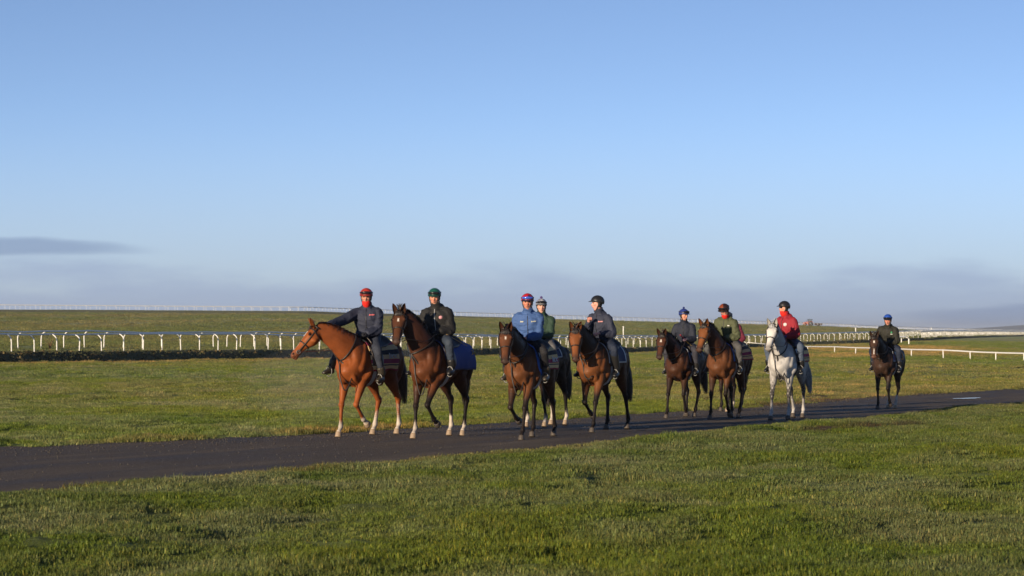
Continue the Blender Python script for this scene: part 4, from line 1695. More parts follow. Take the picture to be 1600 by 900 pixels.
    for q in range(380):
        a_ = g.uniform(0, 6.283)
        r_ = math.sqrt(g.uniform())
        L_ = tlen * g.uniform(0.72, 1.08)
        ox, oy = math.cos(a_) * r_, math.sin(a_) * r_
        pts = []
        for t_ in np.linspace(0, 1, 7):
            spread = 0.035 + 0.095 * math.sin(math.pi * min(1, 0.12 + t_ * 0.75)) - 0.03 * t_
            bx = -0.80 - 0.135 * (1 - math.exp(-5 * t_)) + 0.02 * t_
            pts.append((bx + ox * spread + g.normal(0, .004), sw * t_ + oy * spread + g.normal(0, .004), 1.40 - L_ * t_ + 0.02 * math.sin(3 * t_)))
        tl.add(strand(pts, 0.017, V(ox, oy, 0.01), tcol), tcol * g.uniform(0.6, 1.5))
    tl.build('tail', HAIR, root, color=True)

    # ---------------------------------------------------------------- tack
    def surf(x, ang, off, zc=1.22):
        dr = V(0, math.sin(ang), math.cos(ang))
        o_ = V(x, 0, zc) + dr * 1.1
        hit = h.bvh.ray_cast(Vector(o_), Vector(-dr), 1.1)
        if hit[0] is None:
            return V(x, 0, zc) + dr * (0.27 + off)
        return np.array(hit[0]) + dr * off
    h.surf = surf
    br = MB()
    sw_ = 0.022
    def loop(fn, n_=26, a0=-math.pi, a1=math.pi):
        return [fn(a_) for a_ in np.linspace(a0, a1, n_)]
    br.add(ribbon(loop(lambda a_: head_pt(0.52 + 0.03 * math.cos(a_ + math.pi), a_, 0.007)), 0.026, 0.010, Hd) if False else tube(loop(lambda a_: head_pt(0.53, a_, 0.006)), np.full(26, 0.0115), up=Hd, n=6, k=1))
    br.add(tube(loop(lambda a_: head_pt(0.085, a_, 0.012), 14, -1.5, 1.5), np.full(14, 0.0105), up=Hd, n=6, k=1))
    br.add(tube(loop(lambda a_: head_pt(-0.04, a_, 0.022), 14, -1.6, 1.6), np.full(14, 0.011), up=Hd, n=6, k=1))
    br.add(tube(loop(lambda a_: head_pt(0.10 + 0.05 * (abs(a_) - 1.5), a_, 0.008), 18, 1.5, 2 * math.pi - 1.5), np.full(18, 0.008), up=Hd, n=6, k=1))
    for s in (-1, 1):
        cp_ = [head_pt(t_, s * R(80 + 22 * t_), 0.010) for t_ in np.linspace(-0.03, 0.80, 9)]
        br.add(tube(cp_, np.full(9, 0.010), up=Hu, n=6, k=1))
    br.build('bridle', LEATHERB if sp.get('tack') == 'brown' else LEATHER, root)
    bits = []
    for s in (-1, 1):
        bp = head_pt(0.80, s * R(98), 0.014)
        bits.append(bp)
        v, f = tube([bp + Hd * math.cos(t_) * 0.03 + Hu * math.sin(t_) * 0.03 for t_ in np.linspace(0, 2 * math.pi, 14)], np.full(14, 0.006), up=Hs, n=6, k=1)
        mesh_obj('bit_ring', v, f, METAL, root)
    h.bits = bits
    # reins to the rider's hands
    for s, bp in zip((-1, 1), bits):
        hand = sp['hands'][0 if s < 0 else 1]
        if sp.get('one_hand') is not None:
            hand = sp['hands'][sp['one_hand']]
        mid = (bp + V(*hand)) / 2 + V(0, s * 0.10, -sp.get('rein_sag', 0.10))
        q1 = bp * 0.75 + V(*hand) * 0.25 + V(0, s * 0.09, -0.06)
        v, f = tube([bp, q1, mid, V(*hand) * .75 + bp * .25 + V(0, s * .08, -.05), V(*hand)], np.tile([[0.011, 0.005]], (5, 1)), n=6, k=5)
        mesh_obj('rein', v, f, LEATHERB if sp.get('rein') == 'brown' else LEATHER, root)
    # neck strap and martingale
    ms = MB()
    def on_neck(s_, a_, off):
        c_ = neck_pt(s_, 0, 0) * .5 + neck_pt(s_, math.pi, 0) * .5
        dr = nrm(neck_pt(s_, a_, 0.0) - c_)
        hit = h.bvh.ray_cast(Vector(c_ + dr * 0.75), Vector(-dr), 0.75)
        return (np.array(hit[0]) + dr * off) if hit[0] is not None else neck_pt(s_, a_, off)
    ms.add(tube([on_neck(0.30, a_, 0.012) for a_ in np.linspace(-math.pi, math.pi, 34)], np.full(34, 0.012), up=(0.5, 0, 1), n=6, k=1))
    lo = on_neck(0.30, math.pi, 0.014)
    ms.add(tube([lo, V(0.885, 0, 1.20), V(0.875, 0, 1.08), V(0.82, 0, 0.94), V(0.66, 0, 0.84)], np.full(5, 0.013), up=(0, 1, 0), n=6, k=4))
    ms.build('martingale', LEATHER, root)
    if sp.get('dangle'):
        dx, dz = sp['dangle']
        a0_, b0_ = neck_pt(0.42, -2.4, 0.02), V(0.80, 0.02, 1.12)
        v, f = tube([a0_, V(0.93, -0.06, 1.22), V(0.95 + dx, -0.02, 1.0), V(0.93 + dx, 0.05, dz), V(0.90, 0.10, dz + .05), V(0.80, 0.12, 1.0)], np.full(6, 0.0105), up=(0, 1, 0), n=6, k=5)
        mesh_obj('rein_end', v, f, LEATHER, root)

    def patch(x0, x1, amax, off, th, nx=22, na=22, amin=None, flare=0.0, front_curve=0.0):
        amin = -amax if amin is None else amin
        n_tot = nx * na
        gv, gi, gc = [], [], []
        for i_ in range(nx):
            fx = i_ / (nx - 1)
            for j_ in range(na):
                an = amin + (amax - amin) * j_ / (na - 1)
                fa = abs(an) / max(abs(amax), abs(amin))
                x = x0 + (x1 - x0) * fx + front_curve * (fa ** 2) * (1 - fx) * 1.0
                wv = 0.006 * math.sin(fx * 17 + an * 3) * fa + flare * fa ** 2 * (fx ** 2)
                p0 = surf(x, an, off + wv)
                if abs(an) > 1.35:           # below the widest point the cloth hangs straight
                    pw = surf(x, math.copysign(1.35, an), off + wv)
                    p0[1] = math.copysign(max(abs(p0[1]), abs(pw[1]) - 0.02), an)
                gv.append(p0)
                dr = V(0, math.sin(an), math.cos(an))
                gi.append(p0 - dr * th)
                gc.append((fa, fx, 0, 1))
        v = np.array(gv + gi)
        f = []
        for i_ in range(nx - 1):
            for j_ in range(na - 1):
                q = i_ * na + j_
                f.append((q, q + 1, q + na + 1, q + na))
                f.append((n_tot + q, n_tot + q + na, n_tot + q + na + 1, n_tot + q + 1))
        ring_ = [i_ * na for i_ in range(nx)] + [(nx - 1) * na + j_ for j_ in range(1, na)] + [i_ * na + na - 1 for i_ in range(nx - 2, -1, -1)] + [j_ for j_ in range(na - 2, 0, -1)]
        for a_, b_ in zip(ring_, ring_[1:] + ring_[:1]):
            f.append((a_, b_, n_tot + b_, n_tot + a_))
        return v, f, np.array(gc + gc)
    h.patch = patch
    for (nm, x0, x1, am, off, m, fl_, fc) in sp.get('cloths', ()):
        v, f, c = patch(x0, x1, R(am), off, 0.008, 26, 30, flare=fl_, front_curve=fc)
        o = mesh_obj(nm, v, f, m, root, cols=c)
        if sp.get('print') and sp['print'][0] == nm:
            _, col_, px0, pa, rows_ = sp['print']
            pr = MB()
            g2 = np.random.default_rng(5)
            for gl, (strokes) in enumerate(rows_):
                for (sx0, sa0, sx1, sa1) in strokes:
                    pp = []
                    for t_ in np.linspace(0, 1, 5):
                        pp.append(surf(px0 - (sx0 + (sx1 - sx0) * t_) , R(pa + sa0 + (sa1 - sa0) * t_), off + 0.012 + fl_ * 0.4))
                    pr.add(tube(pp, np.full(5, 0.0065), up=(0, 1, 0.2), n=6, k=1))
            pr.build('lettering', simple('print_' + nm + str(sp['seed']), col_, 0.7), o)
    # girth
    gx = 0.33
    gp = [surf(gx + 0.03 * math.cos(a_), a_, 0.014) for a_ in np.linspace(R(62), 2 * math.pi - R(62), 30)]
    v, f = tube(gp, np.tile([[0.045, 0.006]], (30, 1)), up=(0, 0, 1), n=8, k=1, power=4)
    # strap must stay flat on the belly: rebuild with its width along the body
    gv_, gf_ = [], []
    for p_ in gp:
        gv_ += [p_ + V(-0.048, 0, 0), p_ + V(0.048, 0, 0)]
    ctr = V(gx, 0, 1.2)
    gin = [p_ + 0.012 * nrm(V(0, ctr[1] - p_[1], ctr[2] - p_[2])) for p_ in gv_]
    n_ = len(gv_)
    for q in range(len(gp) - 1):
        gf_ += [(2 * q, 2 * q + 1, 2 * q + 3, 2 * q + 2), (n_ + 2 * q, n_ + 2 * q + 2, n_ + 2 * q + 3, n_ + 2 * q + 1), (2 * q, 2 * q + 2, n_ + 2 * q + 2, n_ + 2 * q), (2 * q + 1, n_ + 2 * q + 1, n_ + 2 * q + 3, 2 * q + 3)]
    # saddle with flaps, stirrups and girth
    v, f, c = patch(0.36, -0.26, R(42), 0.05, 0.02, 16, 16)
    xs = v[:, 0]
    v[:, 2] += 0.05 * np.exp(-((xs - 0.34) / 0.06) ** 2) + 0.06 * np.exp(-((xs + 0.26) / 0.07) ** 2)
    SAD = simple('saddle_leather', (0.03, 0.02, 0.016), 0.35, var=0.3)
    sad = mesh_obj('saddle', v, f, SAD, root)
    mesh_obj('girth', np.array(gv_ + gin), gf_, GIRTH if not sp.get('girth_dark') else LEATHER, sad, smooth=False)
    for s in (-1, 1):
        v, f, c = patch(0.40, 0.10, R(98) if s > 0 else R(-38), 0.034, 0.01, 10, 12, amin=R(38) if s > 0 else R(-98))
        mesh_obj('saddle_flap', v, f, SAD, sad)
        ft = V(*sp['feet'][0 if s < 0 else 1])
        tp = surf(0.14, s * R(55), 0.045)
        mesh_obj('stirrup_leather', *tube([tp, tp * .5 + ft * .5 + V(0, s * .01, .06), ft + V(-0.0, 0, .14)], np.tile([[.014, .004]], (3, 1)), up=(0, 1, 0), n=6, k=4), LEATHER, sad)
        ir = [ft + V(0.055 * 0, 0.055 * math.sin(t_), 0.045 + 0.085 * math.cos(t_)) for t_ in np.linspace(0, 2 * math.pi, 18)]
        mesh_obj('stirrup_iron', *tube(ir, np.full(18, 0.009), up=(1, 0, 0), n=6, k=1), METAL, sad)
    return h

# ------------------------------------------------------------------ riders
SKIN = vcol_mat('skin', 0.5, 0.08, 20.0, 0.05, 90.0, 0.4)
HELM = vcol_mat('helmet_silk', 0.38, 0.05, 20.0, 0.05, 60.0, 0.5)
VISOR = simple('goggle_lens', (0.012, 0.012, 0.014), 0.08, var=0.0)
STRAP = simple('strap_black', (0.012, 0.012, 0.012), 0.6, var=0.1)

def fabric(name, col, rough=0.8, sheen=0.0, bump=0.45, scale=9.0):
    if name in MATS:
        return MATS[name]
    m = simple(name, col, rough, var=0.14, scale=5.0, bump=bump, bscale=scale, spec=0.3, sheen=sheen)
    for nd in m.node_tree.nodes:
        if nd.type == 'BUMP':
            nd.inputs['Distance'].default_value = 0.04
    return m

def folds(co, faces, amp, seed, freq=16.0):
    n = vnormals(co, faces)
    g = np.random.default_rng(seed)
    s = np.zeros(len(co))
    warp = 0.05 * np.sin(co @ g.normal(0, 14, 3)) + 0.04 * np.sin(co @ g.normal(0, 22, 3))
    for q in range(5):
        d = g.normal(0, 1, 3)
        d /= np.linalg.norm(d)
        s += (1 - np.abs(np.sin((co @ d + warp) * freq * g.uniform(0.6, 1.5) + g.uniform(0, 6)))) ** 2 * g.uniform(0.5, 1)
    s -= s.mean()
    return co + n * (s * amp / 1.2)[:, None]

def make_rider(sp, h):
    hs = sp
    sx = sp.get('seat_x', 0.07)
    S = V(sx, 0, 1.60)
    W = h.world(S)
    root = empty('person', W, h.th)
    k_s = sp.get('size', 1.0)
    root.scale = (k_s * h.sc, k_s * h.sc, k_s * h.sc)
    tag(root, sp['label'], 'rider', 'riders of the string')
    seed = sp['seed']
    lean, roll_ = R(sp.get('lean', 8)), R(sp.get('tilt', 0))
    up_ = nrm(V(math.sin(lean), math.sin(roll_), math.cos(lean)))
    ty = R(sp.get('torso_face', h.e) - h.e)
    fw = V(math.cos(ty), -math.sin(ty), 0)
    fw = nrm(fw - up_ * (fw @ up_))
    lf = np.cross(up_, fw)
    PE = S + V(0, 0, 0.05)
    stoop = sp.get('stoop', 0.02)
    q = lambda a, f_=0.0: PE + up_ * a + fw * f_
    NB = q(0.50, 0.02 + stoop)
    hy = R(sp.get('face', h.e) - h.e)
    hpit = R(sp.get('nod', 5))
    Hf = V(math.cos(hy) * math.cos(hpit), -math.sin(hy) * math.cos(hpit), -math.sin(hpit))
    Hz = nrm(V(0, 0, 1) - Hf * Hf[2])
    Hl = np.cross(Hz, Hf)
    HC = NB + up_ * 0.165 + fw * (0.022 + stoop * 0.6) + Hf * 0.012
    hp = lambda x, y, z: HC + Hf * x + Hl * y + Hz * z
    # hands and arms
    hands = [V(*p_) for p_ in sp['hands']]            # right, left, in the horse's frame
    sh = [NB - up_ * 0.105 - fw * 0.015 + lf * s * 0.172 for s in (-1, 1)]
    el = []
    for i_, s in enumerate((-1, 1)):
        el.append(ik(sh[i_], hands[i_], 0.30, 0.27, lf * s * sp.get('elbow_out', 0.55) - V(0, 0, 1) * 0.8 - fw * 0.55))
    feet = [V(*p_) for p_ in hs['feet']]
    knees, ank, hips = [], [], []
    for i_, s in enumerate((-1, 1)):
        hips.append(PE + V(0.0, s * 0.095, -0.02))
        ank.append(feet[i_] + V(-0.085, 0, 0.095))
        knees.append(ik(hips[i_], ank[i_], 0.43, 0.44, (1, s * 0.62, 0.15)))
    off = S
    # ---- body: one continuous figure
    mb = MB()
    mb.add(tube([q(-0.06), q(0.10), q(0.30, 0.01), q(0.42, 0.01 + stoop * .6), NB], [(.155, .115), (.14, .10), (.165, .115), (.15, .095), (.06, .06)], up=fw, n=16, k=3))
    mb.add(tube([NB - up_ * .05, NB + up_ * .04, hp(-0.02, 0, -0.06)], [.062, .056, .058], up=fw, n=12, k=3))
    hz = np.array([-.118, -.095, -.06, -.02, .02, .06, .095, .118])
    hx = np.array([.042, .028, .012, .003, 0, -.004, -.008, -.01])
    hr = np.array([(.026, .028, .025), (.050, .060, .055), (.062, .080, .078), (.069, .087, .092), (.073, .088, .100), (.074, .086, .102), (.062, .068, .084), (.036, .04, .05)])
    mb.add(tube([hp(a_, 0, b_) for a_, b_ in zip(hx, hz)], hr, up=Hf, n=18, k=3, cap=0.5))
    mb.add(tube([hp(.082, 0, .025), hp(.096, 0, -.005), hp(.104, 0, -.028), hp(.090, 0, -.036)], [.010, .012, .0155, .013], up=Hl, n=8, k=3))
    mb.add(blob(hp(.083, 0, -.066), .016, 10, 6))
    mb.add(blob(hp(.078, .031, .030), (.018), 10, 6))
    mb.add(blob(hp(.078, -.031, .030), (.018), 10, 6))
    for s in (-1, 1):
        mb.add(blob(hp(-.004, s * .074, -.015), (.022, .014, .032), 10, 6))
        mb.add(blob(hp(.062, s * .042, -.022), .020, 10, 6))
    for i_ in (0, 1):
        mb.add(tube([sh[i_] - lf * (-1, 1)[i_] * .05, sh[i_], sh[i_] * .5 + el[i_] * .5, el[i_], el[i_] * .5 + hands[i_] * .5, hands[i_]], [.06, .058, .048, .040, .036, .026], up=(1, .2, .3), n=12, k=3))
        d = nrm(hands[i_] - el[i_])
        mb.add(tube([hands[i_] - d * .02, hands[i_] + d * .03, hands[i_] + d * .075], [(.026, .02), (.036, .021), (.038, .019)], up=sp.get('palm', (0, 0, 1)), n=12, k=3))
        mb.add(tube([hips[i_] + V(-.02, 0, .06), hips[i_], hips[i_] * .5 + knees[i_] * .5, knees[i_], knees[i_] * .5 + ank[i_] * .5, ank[i_], ank[i_] + V(.05, 0, -.06), feet[i_] + V(.05, 0, .035)], [.10, .095, .078, .056, .05, .036, .03, .02], up=(0, 1, 0), n=12, k=3))
    co, faces = remesh(mb, 0.0105, 2)
    skin = np.array(sp.get('skin', (0.50, 0.25, 0.17)))
    C_ = np.tile(skin, (len(co), 1))
    rel = co - HC
    fx, fy, fz = rel @ Hf, rel @ Hl, rel @ Hz
    def near(p_, r0, r1):
        d = np.sqrt((fx - p_[0]) ** 2 + (fy - p_[1]) ** 2 + (fz - p_[2]) ** 2)
        return (1 - sstep(d, r0, r1))[:, None]
    def mixc_(c, t):
        nonlocal C_
        C_ = C_ * (1 - t) + np.array(c) * t
    for s in (-1, 1):
        mixc_(skin * (1.05, .72, .65), near((.07, s * .045, -.03), .012, .04) * .7)
        mixc_((.035, .022, .018), near((.084, s * .031, .010), .007, .013))
        mixc_(sp.get('hair', (.06, .035, .02)), near((.088, s * .030, .030), .008, .016) * .7)
        mixc_(sp.get('hair', (.06, .035, .02)), near((-.02, s * .075, .02), .03, .045) * .85)
    mixc_(skin * (1.0, .65, .6), near((.104, 0, -.028), .008, .022) * .8)
    mixc_(skin * (.75, .40, .38), near((.094, 0, -.063), .006, .014) * .9)
    mixc_(sp.get('hair', (.06, .035, .02)), ((fx < -.03) & (fz > -.08) & (fz < .2) & (np.abs(fy) < .12) & (fx > -.15))[:, None] * .9)
    gl = sp.get('glove')
    hd = np.minimum(np.linalg.norm(co - hands[0] - nrm(hands[0] - el[0]) * .04, axis=1), 9)
    if gl:
        for i_ in (0, 1):
            if gl[i_] is not None:
                d = np.linalg.norm(co - hands[i_] - nrm(hands[i_] - el[i_]) * .03, axis=1)
                mixc_(gl[i_], (d < .085)[:, None] * 1.0)
    out = MB()
    out.add((co, faces))
    ec = []
    # five separate fingers on each hand, closed round the rein
    for i_, s in enumerate((-1, 1)):
        d = nrm(hands[i_] - el[i_])
        pu = V(*sp.get('palm', (0, 0, 1)))
        sd = nrm(np.cross(d, pu))                         # across the knuckles
        pn = np.cross(sd, d)                              # back of the hand
        base = hands[i_] + d * .074
        c = np.array(gl[i_]) if gl and gl[i_] is not None else skin * (1, .92, .9)
        for j_, (o_, ln) in enumerate(((-.030, .066), (-.010, .074), (.010, .070), (.029, .056))):
            b0 = base + sd * o_
            pts = [b0 - d * .012, b0 + d * ln * .42 - pn * .004, b0 + d * ln * .52 - pn * .030, b0 + d * ln * .12 - pn * .046]
            vf = tube(pts, [.0095, .0092, .0088, .0078], up=sd, n=8, k=3)
            out.add(vf)
            ec.append(np.tile([*c, 1], (len(vf[0]), 1)))
        tb_ = hands[i_] + d * .028 - sd * .030 * 1
        pts = [tb_, tb_ - sd * .022 + d * .022 - pn * .012, tb_ - sd * .016 + d * .048 - pn * .022, tb_ - sd * .002 + d * .064 - pn * .024]
        vf = tube(pts, [.012, .0105, .0098, .0085], up=pn, n=8, k=3)
        out.add(vf)
        ec.append(np.tile([*c, 1], (len(vf[0]), 1)))
    v, f = out.arrays()
    mesh_obj('body', v, f, SKIN, root, off=off, cols=np.vstack([np.hstack([C_, np.ones((len(C_), 1))])] + ec))
    for s in (-1, 1):
        mesh_obj('eye', *blob(hp(.086, s * .031, .010), (.008, .012, .007), 10, 6, rot=np.stack([Hf, Hl, Hz], 1)), EYE, root, off=off)
        mesh_obj('eyebrow', *tube([hp(.094, s * .014, .028), hp(.094, s * .032, .033), hp(.084, s * .048, .027)], [.004, .0045, .003], up=Hz, n=6, k=3), fabric('brow_%.3f' % sp.get('hair', (.06, .035, .02))[0], sp.get('hair', (.06, .035, .02))), root, off=off)
    mesh_obj('mouth', *tube([hp(.083, .022, -.066), hp(.097, .0, -.063), hp(.083, -.022, -.066)], [.003, .005, .003], up=Hz, n=6, k=4), simple('lips', (.30, .10, .085), .5), root, off=off)
    # ---- jacket
    mb = MB()
    w = sp.get('bulk', 1.0) * 1.05
    mb.add(tube([q(-0.075, -.005), q(0.0, 0), q(0.13, 0.012), q(0.30, 0.022 + stoop * .4), q(0.41, 0.012 + stoop * .7), q(0.475, .005 + stoop), NB + up_ * .0],
                np.array([(.185, .135, .15), (.18, .135, .145), (.165, .13, .125), (.188, .142, .135), (.178, .118, .122), (.125, .09, .10), (.075, .07, .08)]) * w, up=fw, n=20, k=3, cap=0.3))
    mb.add(tube([NB - up_ * .04, NB + up_ * .03 + fw * .012, NB + up_ * .082 + fw * .026], [(.090, .086), (.083, .086), (.082, .090)], up=fw, n=16, k=3, cap=0.15))
    for i_, s in enumerate((-1, 1)):
        d = nrm(hands[i_] - el[i_])
        mb.add(tube([sh[i_] - lf * s * .07 - up_ * .005, sh[i_] - up_ * .005, sh[i_] * .55 + el[i_] * .45, el[i_], el[i_] * .55 + hands[i_] * .45, hands[i_] - d * .02],
                    np.array([.080, .083, .078, .074, .066, .050]) * w, up=(1, .2, .3), n=14, k=4, cap=0.4))
    co, faces = remesh(mb, 0.0125, 3)
    co = folds(co, faces, sp.get('fold', 0.009) * 1.05, seed, 20.0)
    jb = BVHTree.FromPolygons(co.tolist(), faces)
    jo = mesh_obj('jacket', co, faces, fabric('jacket_' + sp['jname'], sp['jacket'], sp.get('jrough', 0.75)), root, off=off)
    def chest(y, a_, o_=0.003):
        p_ = q(a_) + lf * y + fw * 0.6
        hit = jb.ray_cast(Vector(p_), Vector(-fw), 1.0)
        return (np.array(hit[0]) + fw * o_) if hit[0] is not None else q(a_) + lf * y + fw * (.15 + o_)
    zp = [chest(0.0, a_, .002) for a_ in np.linspace(0.05, 0.47, 12)]
    mesh_obj('zip', *tube(zp, np.full(12, 0.006), up=fw, n=6, k=1), simple('zip_' + sp.get('zip', 'dark'), (0.012, 0.012, 0.014) if sp.get('zip', 'dark') == 'dark' else (0.4, 0.4, 0.4), 0.4), jo, off=off)
    for bi, (kind_, y, a_, sz, c) in enumerate(sp.get('badges', ())):
        bm_ = simple('badge_%.2f_%.2f_%.2f' % c, c, 0.6, var=0.1)
        if kind_ == 'disc':
            vv = [chest(y, a_, .006)] + [chest(y + sz * math.cos(t_), a_ + sz * math.sin(t_), .005) for t_ in np.linspace(0, 2 * math.pi, 14, endpoint=False)]
            vv = vv + [p_ - fw * .008 for p_ in vv]
            ff = [(0, 1 + t_, 1 + (t_ + 1) % 14) for t_ in range(14)] + [(1 + t_, 16 + t_, 16 + (t_ + 1) % 14, 1 + (t_ + 1) % 14) for t_ in range(14)]
            mesh_obj('chest_badge', vv, ff, bm_, jo, off=off)
        else:       # a short line of raised letters
            lb = MB()
            n_ = 7
            for t_ in range(n_):
                yy = y + sz * (t_ / (n_ - 1) - .5)
                hh = (.012, .006, .007, .006, .010, .006, .007)[t_]
                lb.add(tube([chest(yy, a_ - hh, .004), chest(yy + .004, a_ + hh, .004)], np.full(2, .0046), up=fw, n=6, k=1))
            lb.add(tube([chest(y - sz / 2, a_ - .006, .003), chest(y + sz / 2, a_ - .006, .003)], np.full(2, .005), up=fw, n=6, k=1))
            lb.build('chest_lettering', bm_, jo, off=off)
    # ---- trousers
    mb = MB()
    for i_, s in enumerate((-1, 1)):
        mb.add(tube([PE + V(-.03, s * .06, .02), hips[i_] + V(0, s * .01, -.01), hips[i_] * .55 + knees[i_] * .45, knees[i_] + V(0, s * .004, .005), knees[i_] * .6 + ank[i_] * .4, ank[i_] + V(0, 0, .02)],
                    [(.105, .12), (.108, .118), (.088, .10), (.072, .078), (.060, .066), (.045, .05)], up=(0, 1, 0), n=14, k=4))
    mb.add(tube([q(-0.09, -.02), q(.03)], [(.16, .125), (.155, .12)], up=fw, n=16, k=3))
    co, faces = remesh(mb, 0.0135, 3)
    co = folds(co, faces, 0.005, seed + 50, 20)
    mesh_obj('trousers', co, faces, fabric('trousers_' + sp['tname'], sp['trousers'], 0.75, 0.0), root, off=off)
    # ---- boots
    for i_, s in enumerate((-1, 1)):
        mb = MB()
        top = knees[i_] * sp.get('boot_top', .35) + ank[i_] * (1 - sp.get('boot_top', .35))
        mb.add(tube([top, top * .5 + ank[i_] * .5, ank[i_] + V(0, 0, .01)], [(.074, .078), (.067, .073), (.054, .060)], up=(0, 1, 0), n=14, k=4, cap=0.1))
        a_ = ank[i_]
        out_ = V(0, s * .035, 0)
        mb.add(tube([a_ + V(-.035, 0, -.055), a_ + V(.03, 0, -.045) + out_ * .3, feet[i_] + V(.04, 0, .035) + out_ * .6, feet[i_] + V(.125, 0, .018) + out_], [(.040, .042), (.048, .054), (.052, .040), (.038, .026)], up=(0, 0, 1), n=12, k=4))
        mb.add(tube([a_ + V(0, 0, .03), a_ + V(0, 0, -.05)], [.05, .046], up=(1, 0, 0), n=12, k=2))
        co, faces = remesh(mb, 0.012, 2)
        mesh_obj('boot', co, faces, simple('boot_' + sp['bname'], sp['boots'], 0.42, var=0.25, bump=0.2, bscale=20), root, off=off)
    # ---- helmet
    hm = MB()
    cols = []
    hcx, hcz = -.006, .040
    RX, RY, RZ = .127, .109, .112
    nphi, nth = 32, 12
    def dome(k_, shrink):
        vv = []
        for i_ in range(nth):
            for j_ in range(nphi):
                ph = 2 * math.pi * j_ / nphi
                thm = R(92) + R(26) * (0.5 - 0.5 * math.cos(ph)) ** 1.3
                th_ = thm * (i_ / (nth - 1)) + 0.001
                vv.append((hcx + (RX - shrink) * math.sin(th_) * math.cos(ph), (RY - shrink) * math.sin(th_) * math.sin(ph), hcz + (RZ - shrink) * math.cos(th_)))
        return np.array(vv)
    a_, b_ = dome(0, 0), dome(0, .014)
    nd = nth * nphi
    ff = []
    for i_ in range(nth - 1):
        for j_ in range(nphi):
            p0, p1 = i_ * nphi + j_, i_ * nphi + (j_ + 1) % nphi
            ff.append((p0, p0 + nphi, p1 + nphi, p1))
            ff.append((nd + p0, nd + p1, nd + p1 + nphi, nd + p0 + nphi))
    for j_ in range(nphi):
        p0, p1 = (nth - 1) * nphi + j_, (nth - 1) * nphi + (j_ + 1) % nphi
        ff.append((p0, nd + p0, nd + p1, p1))
    lv = np.vstack([a_, b_])
    hc = np.array(sp['helmet'])
    hcol = np.tile(hc, (len(lv), 1))
    pat = sp.get('pattern')
    ph = np.arctan2(lv[:, 1], lv[:, 0] - hcx)
    if pat == 'spots':
        for (sx_, sy_, sz_, r_) in ((.075, .03, .105, .026), (.09, -.055, .075, .024), (.02, .08, .10, .026), (.0, -.06, .13, .025), (-.03, .02, .15, .026), (-.06, .09, .07, .026), (-.08, -.07, .08, .026)):
            d = np.linalg.norm(lv - V(sx_, sy_, sz_), axis=1)
            hcol[d < r_] = sp['helmet2']
    elif pat == 'split':
        hcol[(ph > .35) | (ph < -2.6)] = sp['helmet2']
    elif pat == 'stripe':
        m_ = (np.abs(lv[:, 1]) < .022)
        hcol[m_] = sp['helmet2']
    wv = HC + lv[:, :1] * Hf + lv[:, 1:2] * Hl + lv[:, 2:3] * Hz
    he = mesh_obj('helmet', wv, ff, HELM, root, off=off, cols=np.hstack([hcol, np.ones((len(hcol), 1))]))
    # peak
    pk = []
    for j_ in range(13):
        t_ = R(-58 + 116 * j_ / 12)
        e_ = .040 * math.cos(t_ * 1.45) ** .8 if abs(t_ * 1.45) < 1.55 else 0
        bx, by = hcx + RX * math.cos(t_) * .99, RY * math.sin(t_) * .99
        for (ex, ez) in ((0, .006), (e_ + .006, -.010), (e_ + .006, -.016), (0, -.004)):
            pk.append(hp(bx + ex * math.cos(t_ * .6), by + ex * math.sin(t_ * .6), hcz + .008 + ez))
    pf_ = []
    for j_ in range(12):
        for m_ in range(4):
            p0 = j_ * 4 + m_
            p1 = j_ * 4 + (m_ + 1) % 4
            pf_.append((p0, p1, p1 + 4, p0 + 4))
    mesh_obj('peak', np.array(pk), pf_, simple('peak_%.2f_%.2f_%.2f' % tuple(sp.get('peak', (.02, .02, .02))), sp.get('peak', (.02, .02, .02)), .45), he, off=off)
    # goggles pushed up on the helmet
    if sp.get('goggles', True):
        def gpt(t_, zz, o_):
            k_ = math.sqrt(max(0.02, 1 - ((zz - hcz) / RZ) ** 2))
            return hp(hcx + (RX * k_ + o_) * math.cos(t_), (RY * k_ + o_) * math.sin(t_), zz)
        gz = sp.get('goggle_z', .085)
        lens = [gpt(t_, gz - .006 * abs(t_), .010) for t_ in np.linspace(-.85, .85, 13)]
        lr = np.array([(.012, .014 + .012 * math.sin(math.pi * min(1, max(0, i_ / 12))) ** .5) for i_ in range(13)])
        go_ = mesh_obj('goggles', *tube(lens, lr[:, ::-1] if False else lr, up=Hz, n=10, k=2), VISOR if not sp.get('lens') else simple('lens_%.2f' % sp['lens'][2], sp['lens'], 0.08, metal=.6), he, off=off)
        stp = [gpt(t_, gz - .005 - .012 * (abs(t_) - .8), .004) for t_ in np.linspace(.8, 2 * math.pi - .8, 22)]
        stp = [gpt(t_, gz - .010, .004) for t_ in np.linspace(.8, 2 * math.pi - .8, 22)]
        mesh_obj('goggle_strap', *tube(stp, np.tile([[.003, .011]], (22, 1)), up=Hz, n=6, k=1), STRAP, go_, off=off)
    if sp.get('bobble'):
        mesh_obj('bobble', *blob(hp(hcx - .01, 0, hcz + RZ + .018), .026, 12, 8), fabric('bobble_%.2f_%.2f' % tuple(sp['bobble'][:2]), sp['bobble']), he, off=off)
    cs = [hp(-.01, s_ * .085, .03 - .0) if False else None for s_ in (1,)]
    st_ = [hp(.0, .084, .02), hp(.015, .080, -.04), hp(.035, .052, -.105), hp(.045, 0, -.133), hp(.035, -.052, -.105), hp(.015, -.080, -.04), hp(.0, -.084, .02)]
    mesh_obj('chin_strap', *tube(st_, np.tile([[.0085, .004]], (7, 1)), up=Hf, n=6, k=4), STRAP, he, off=off)
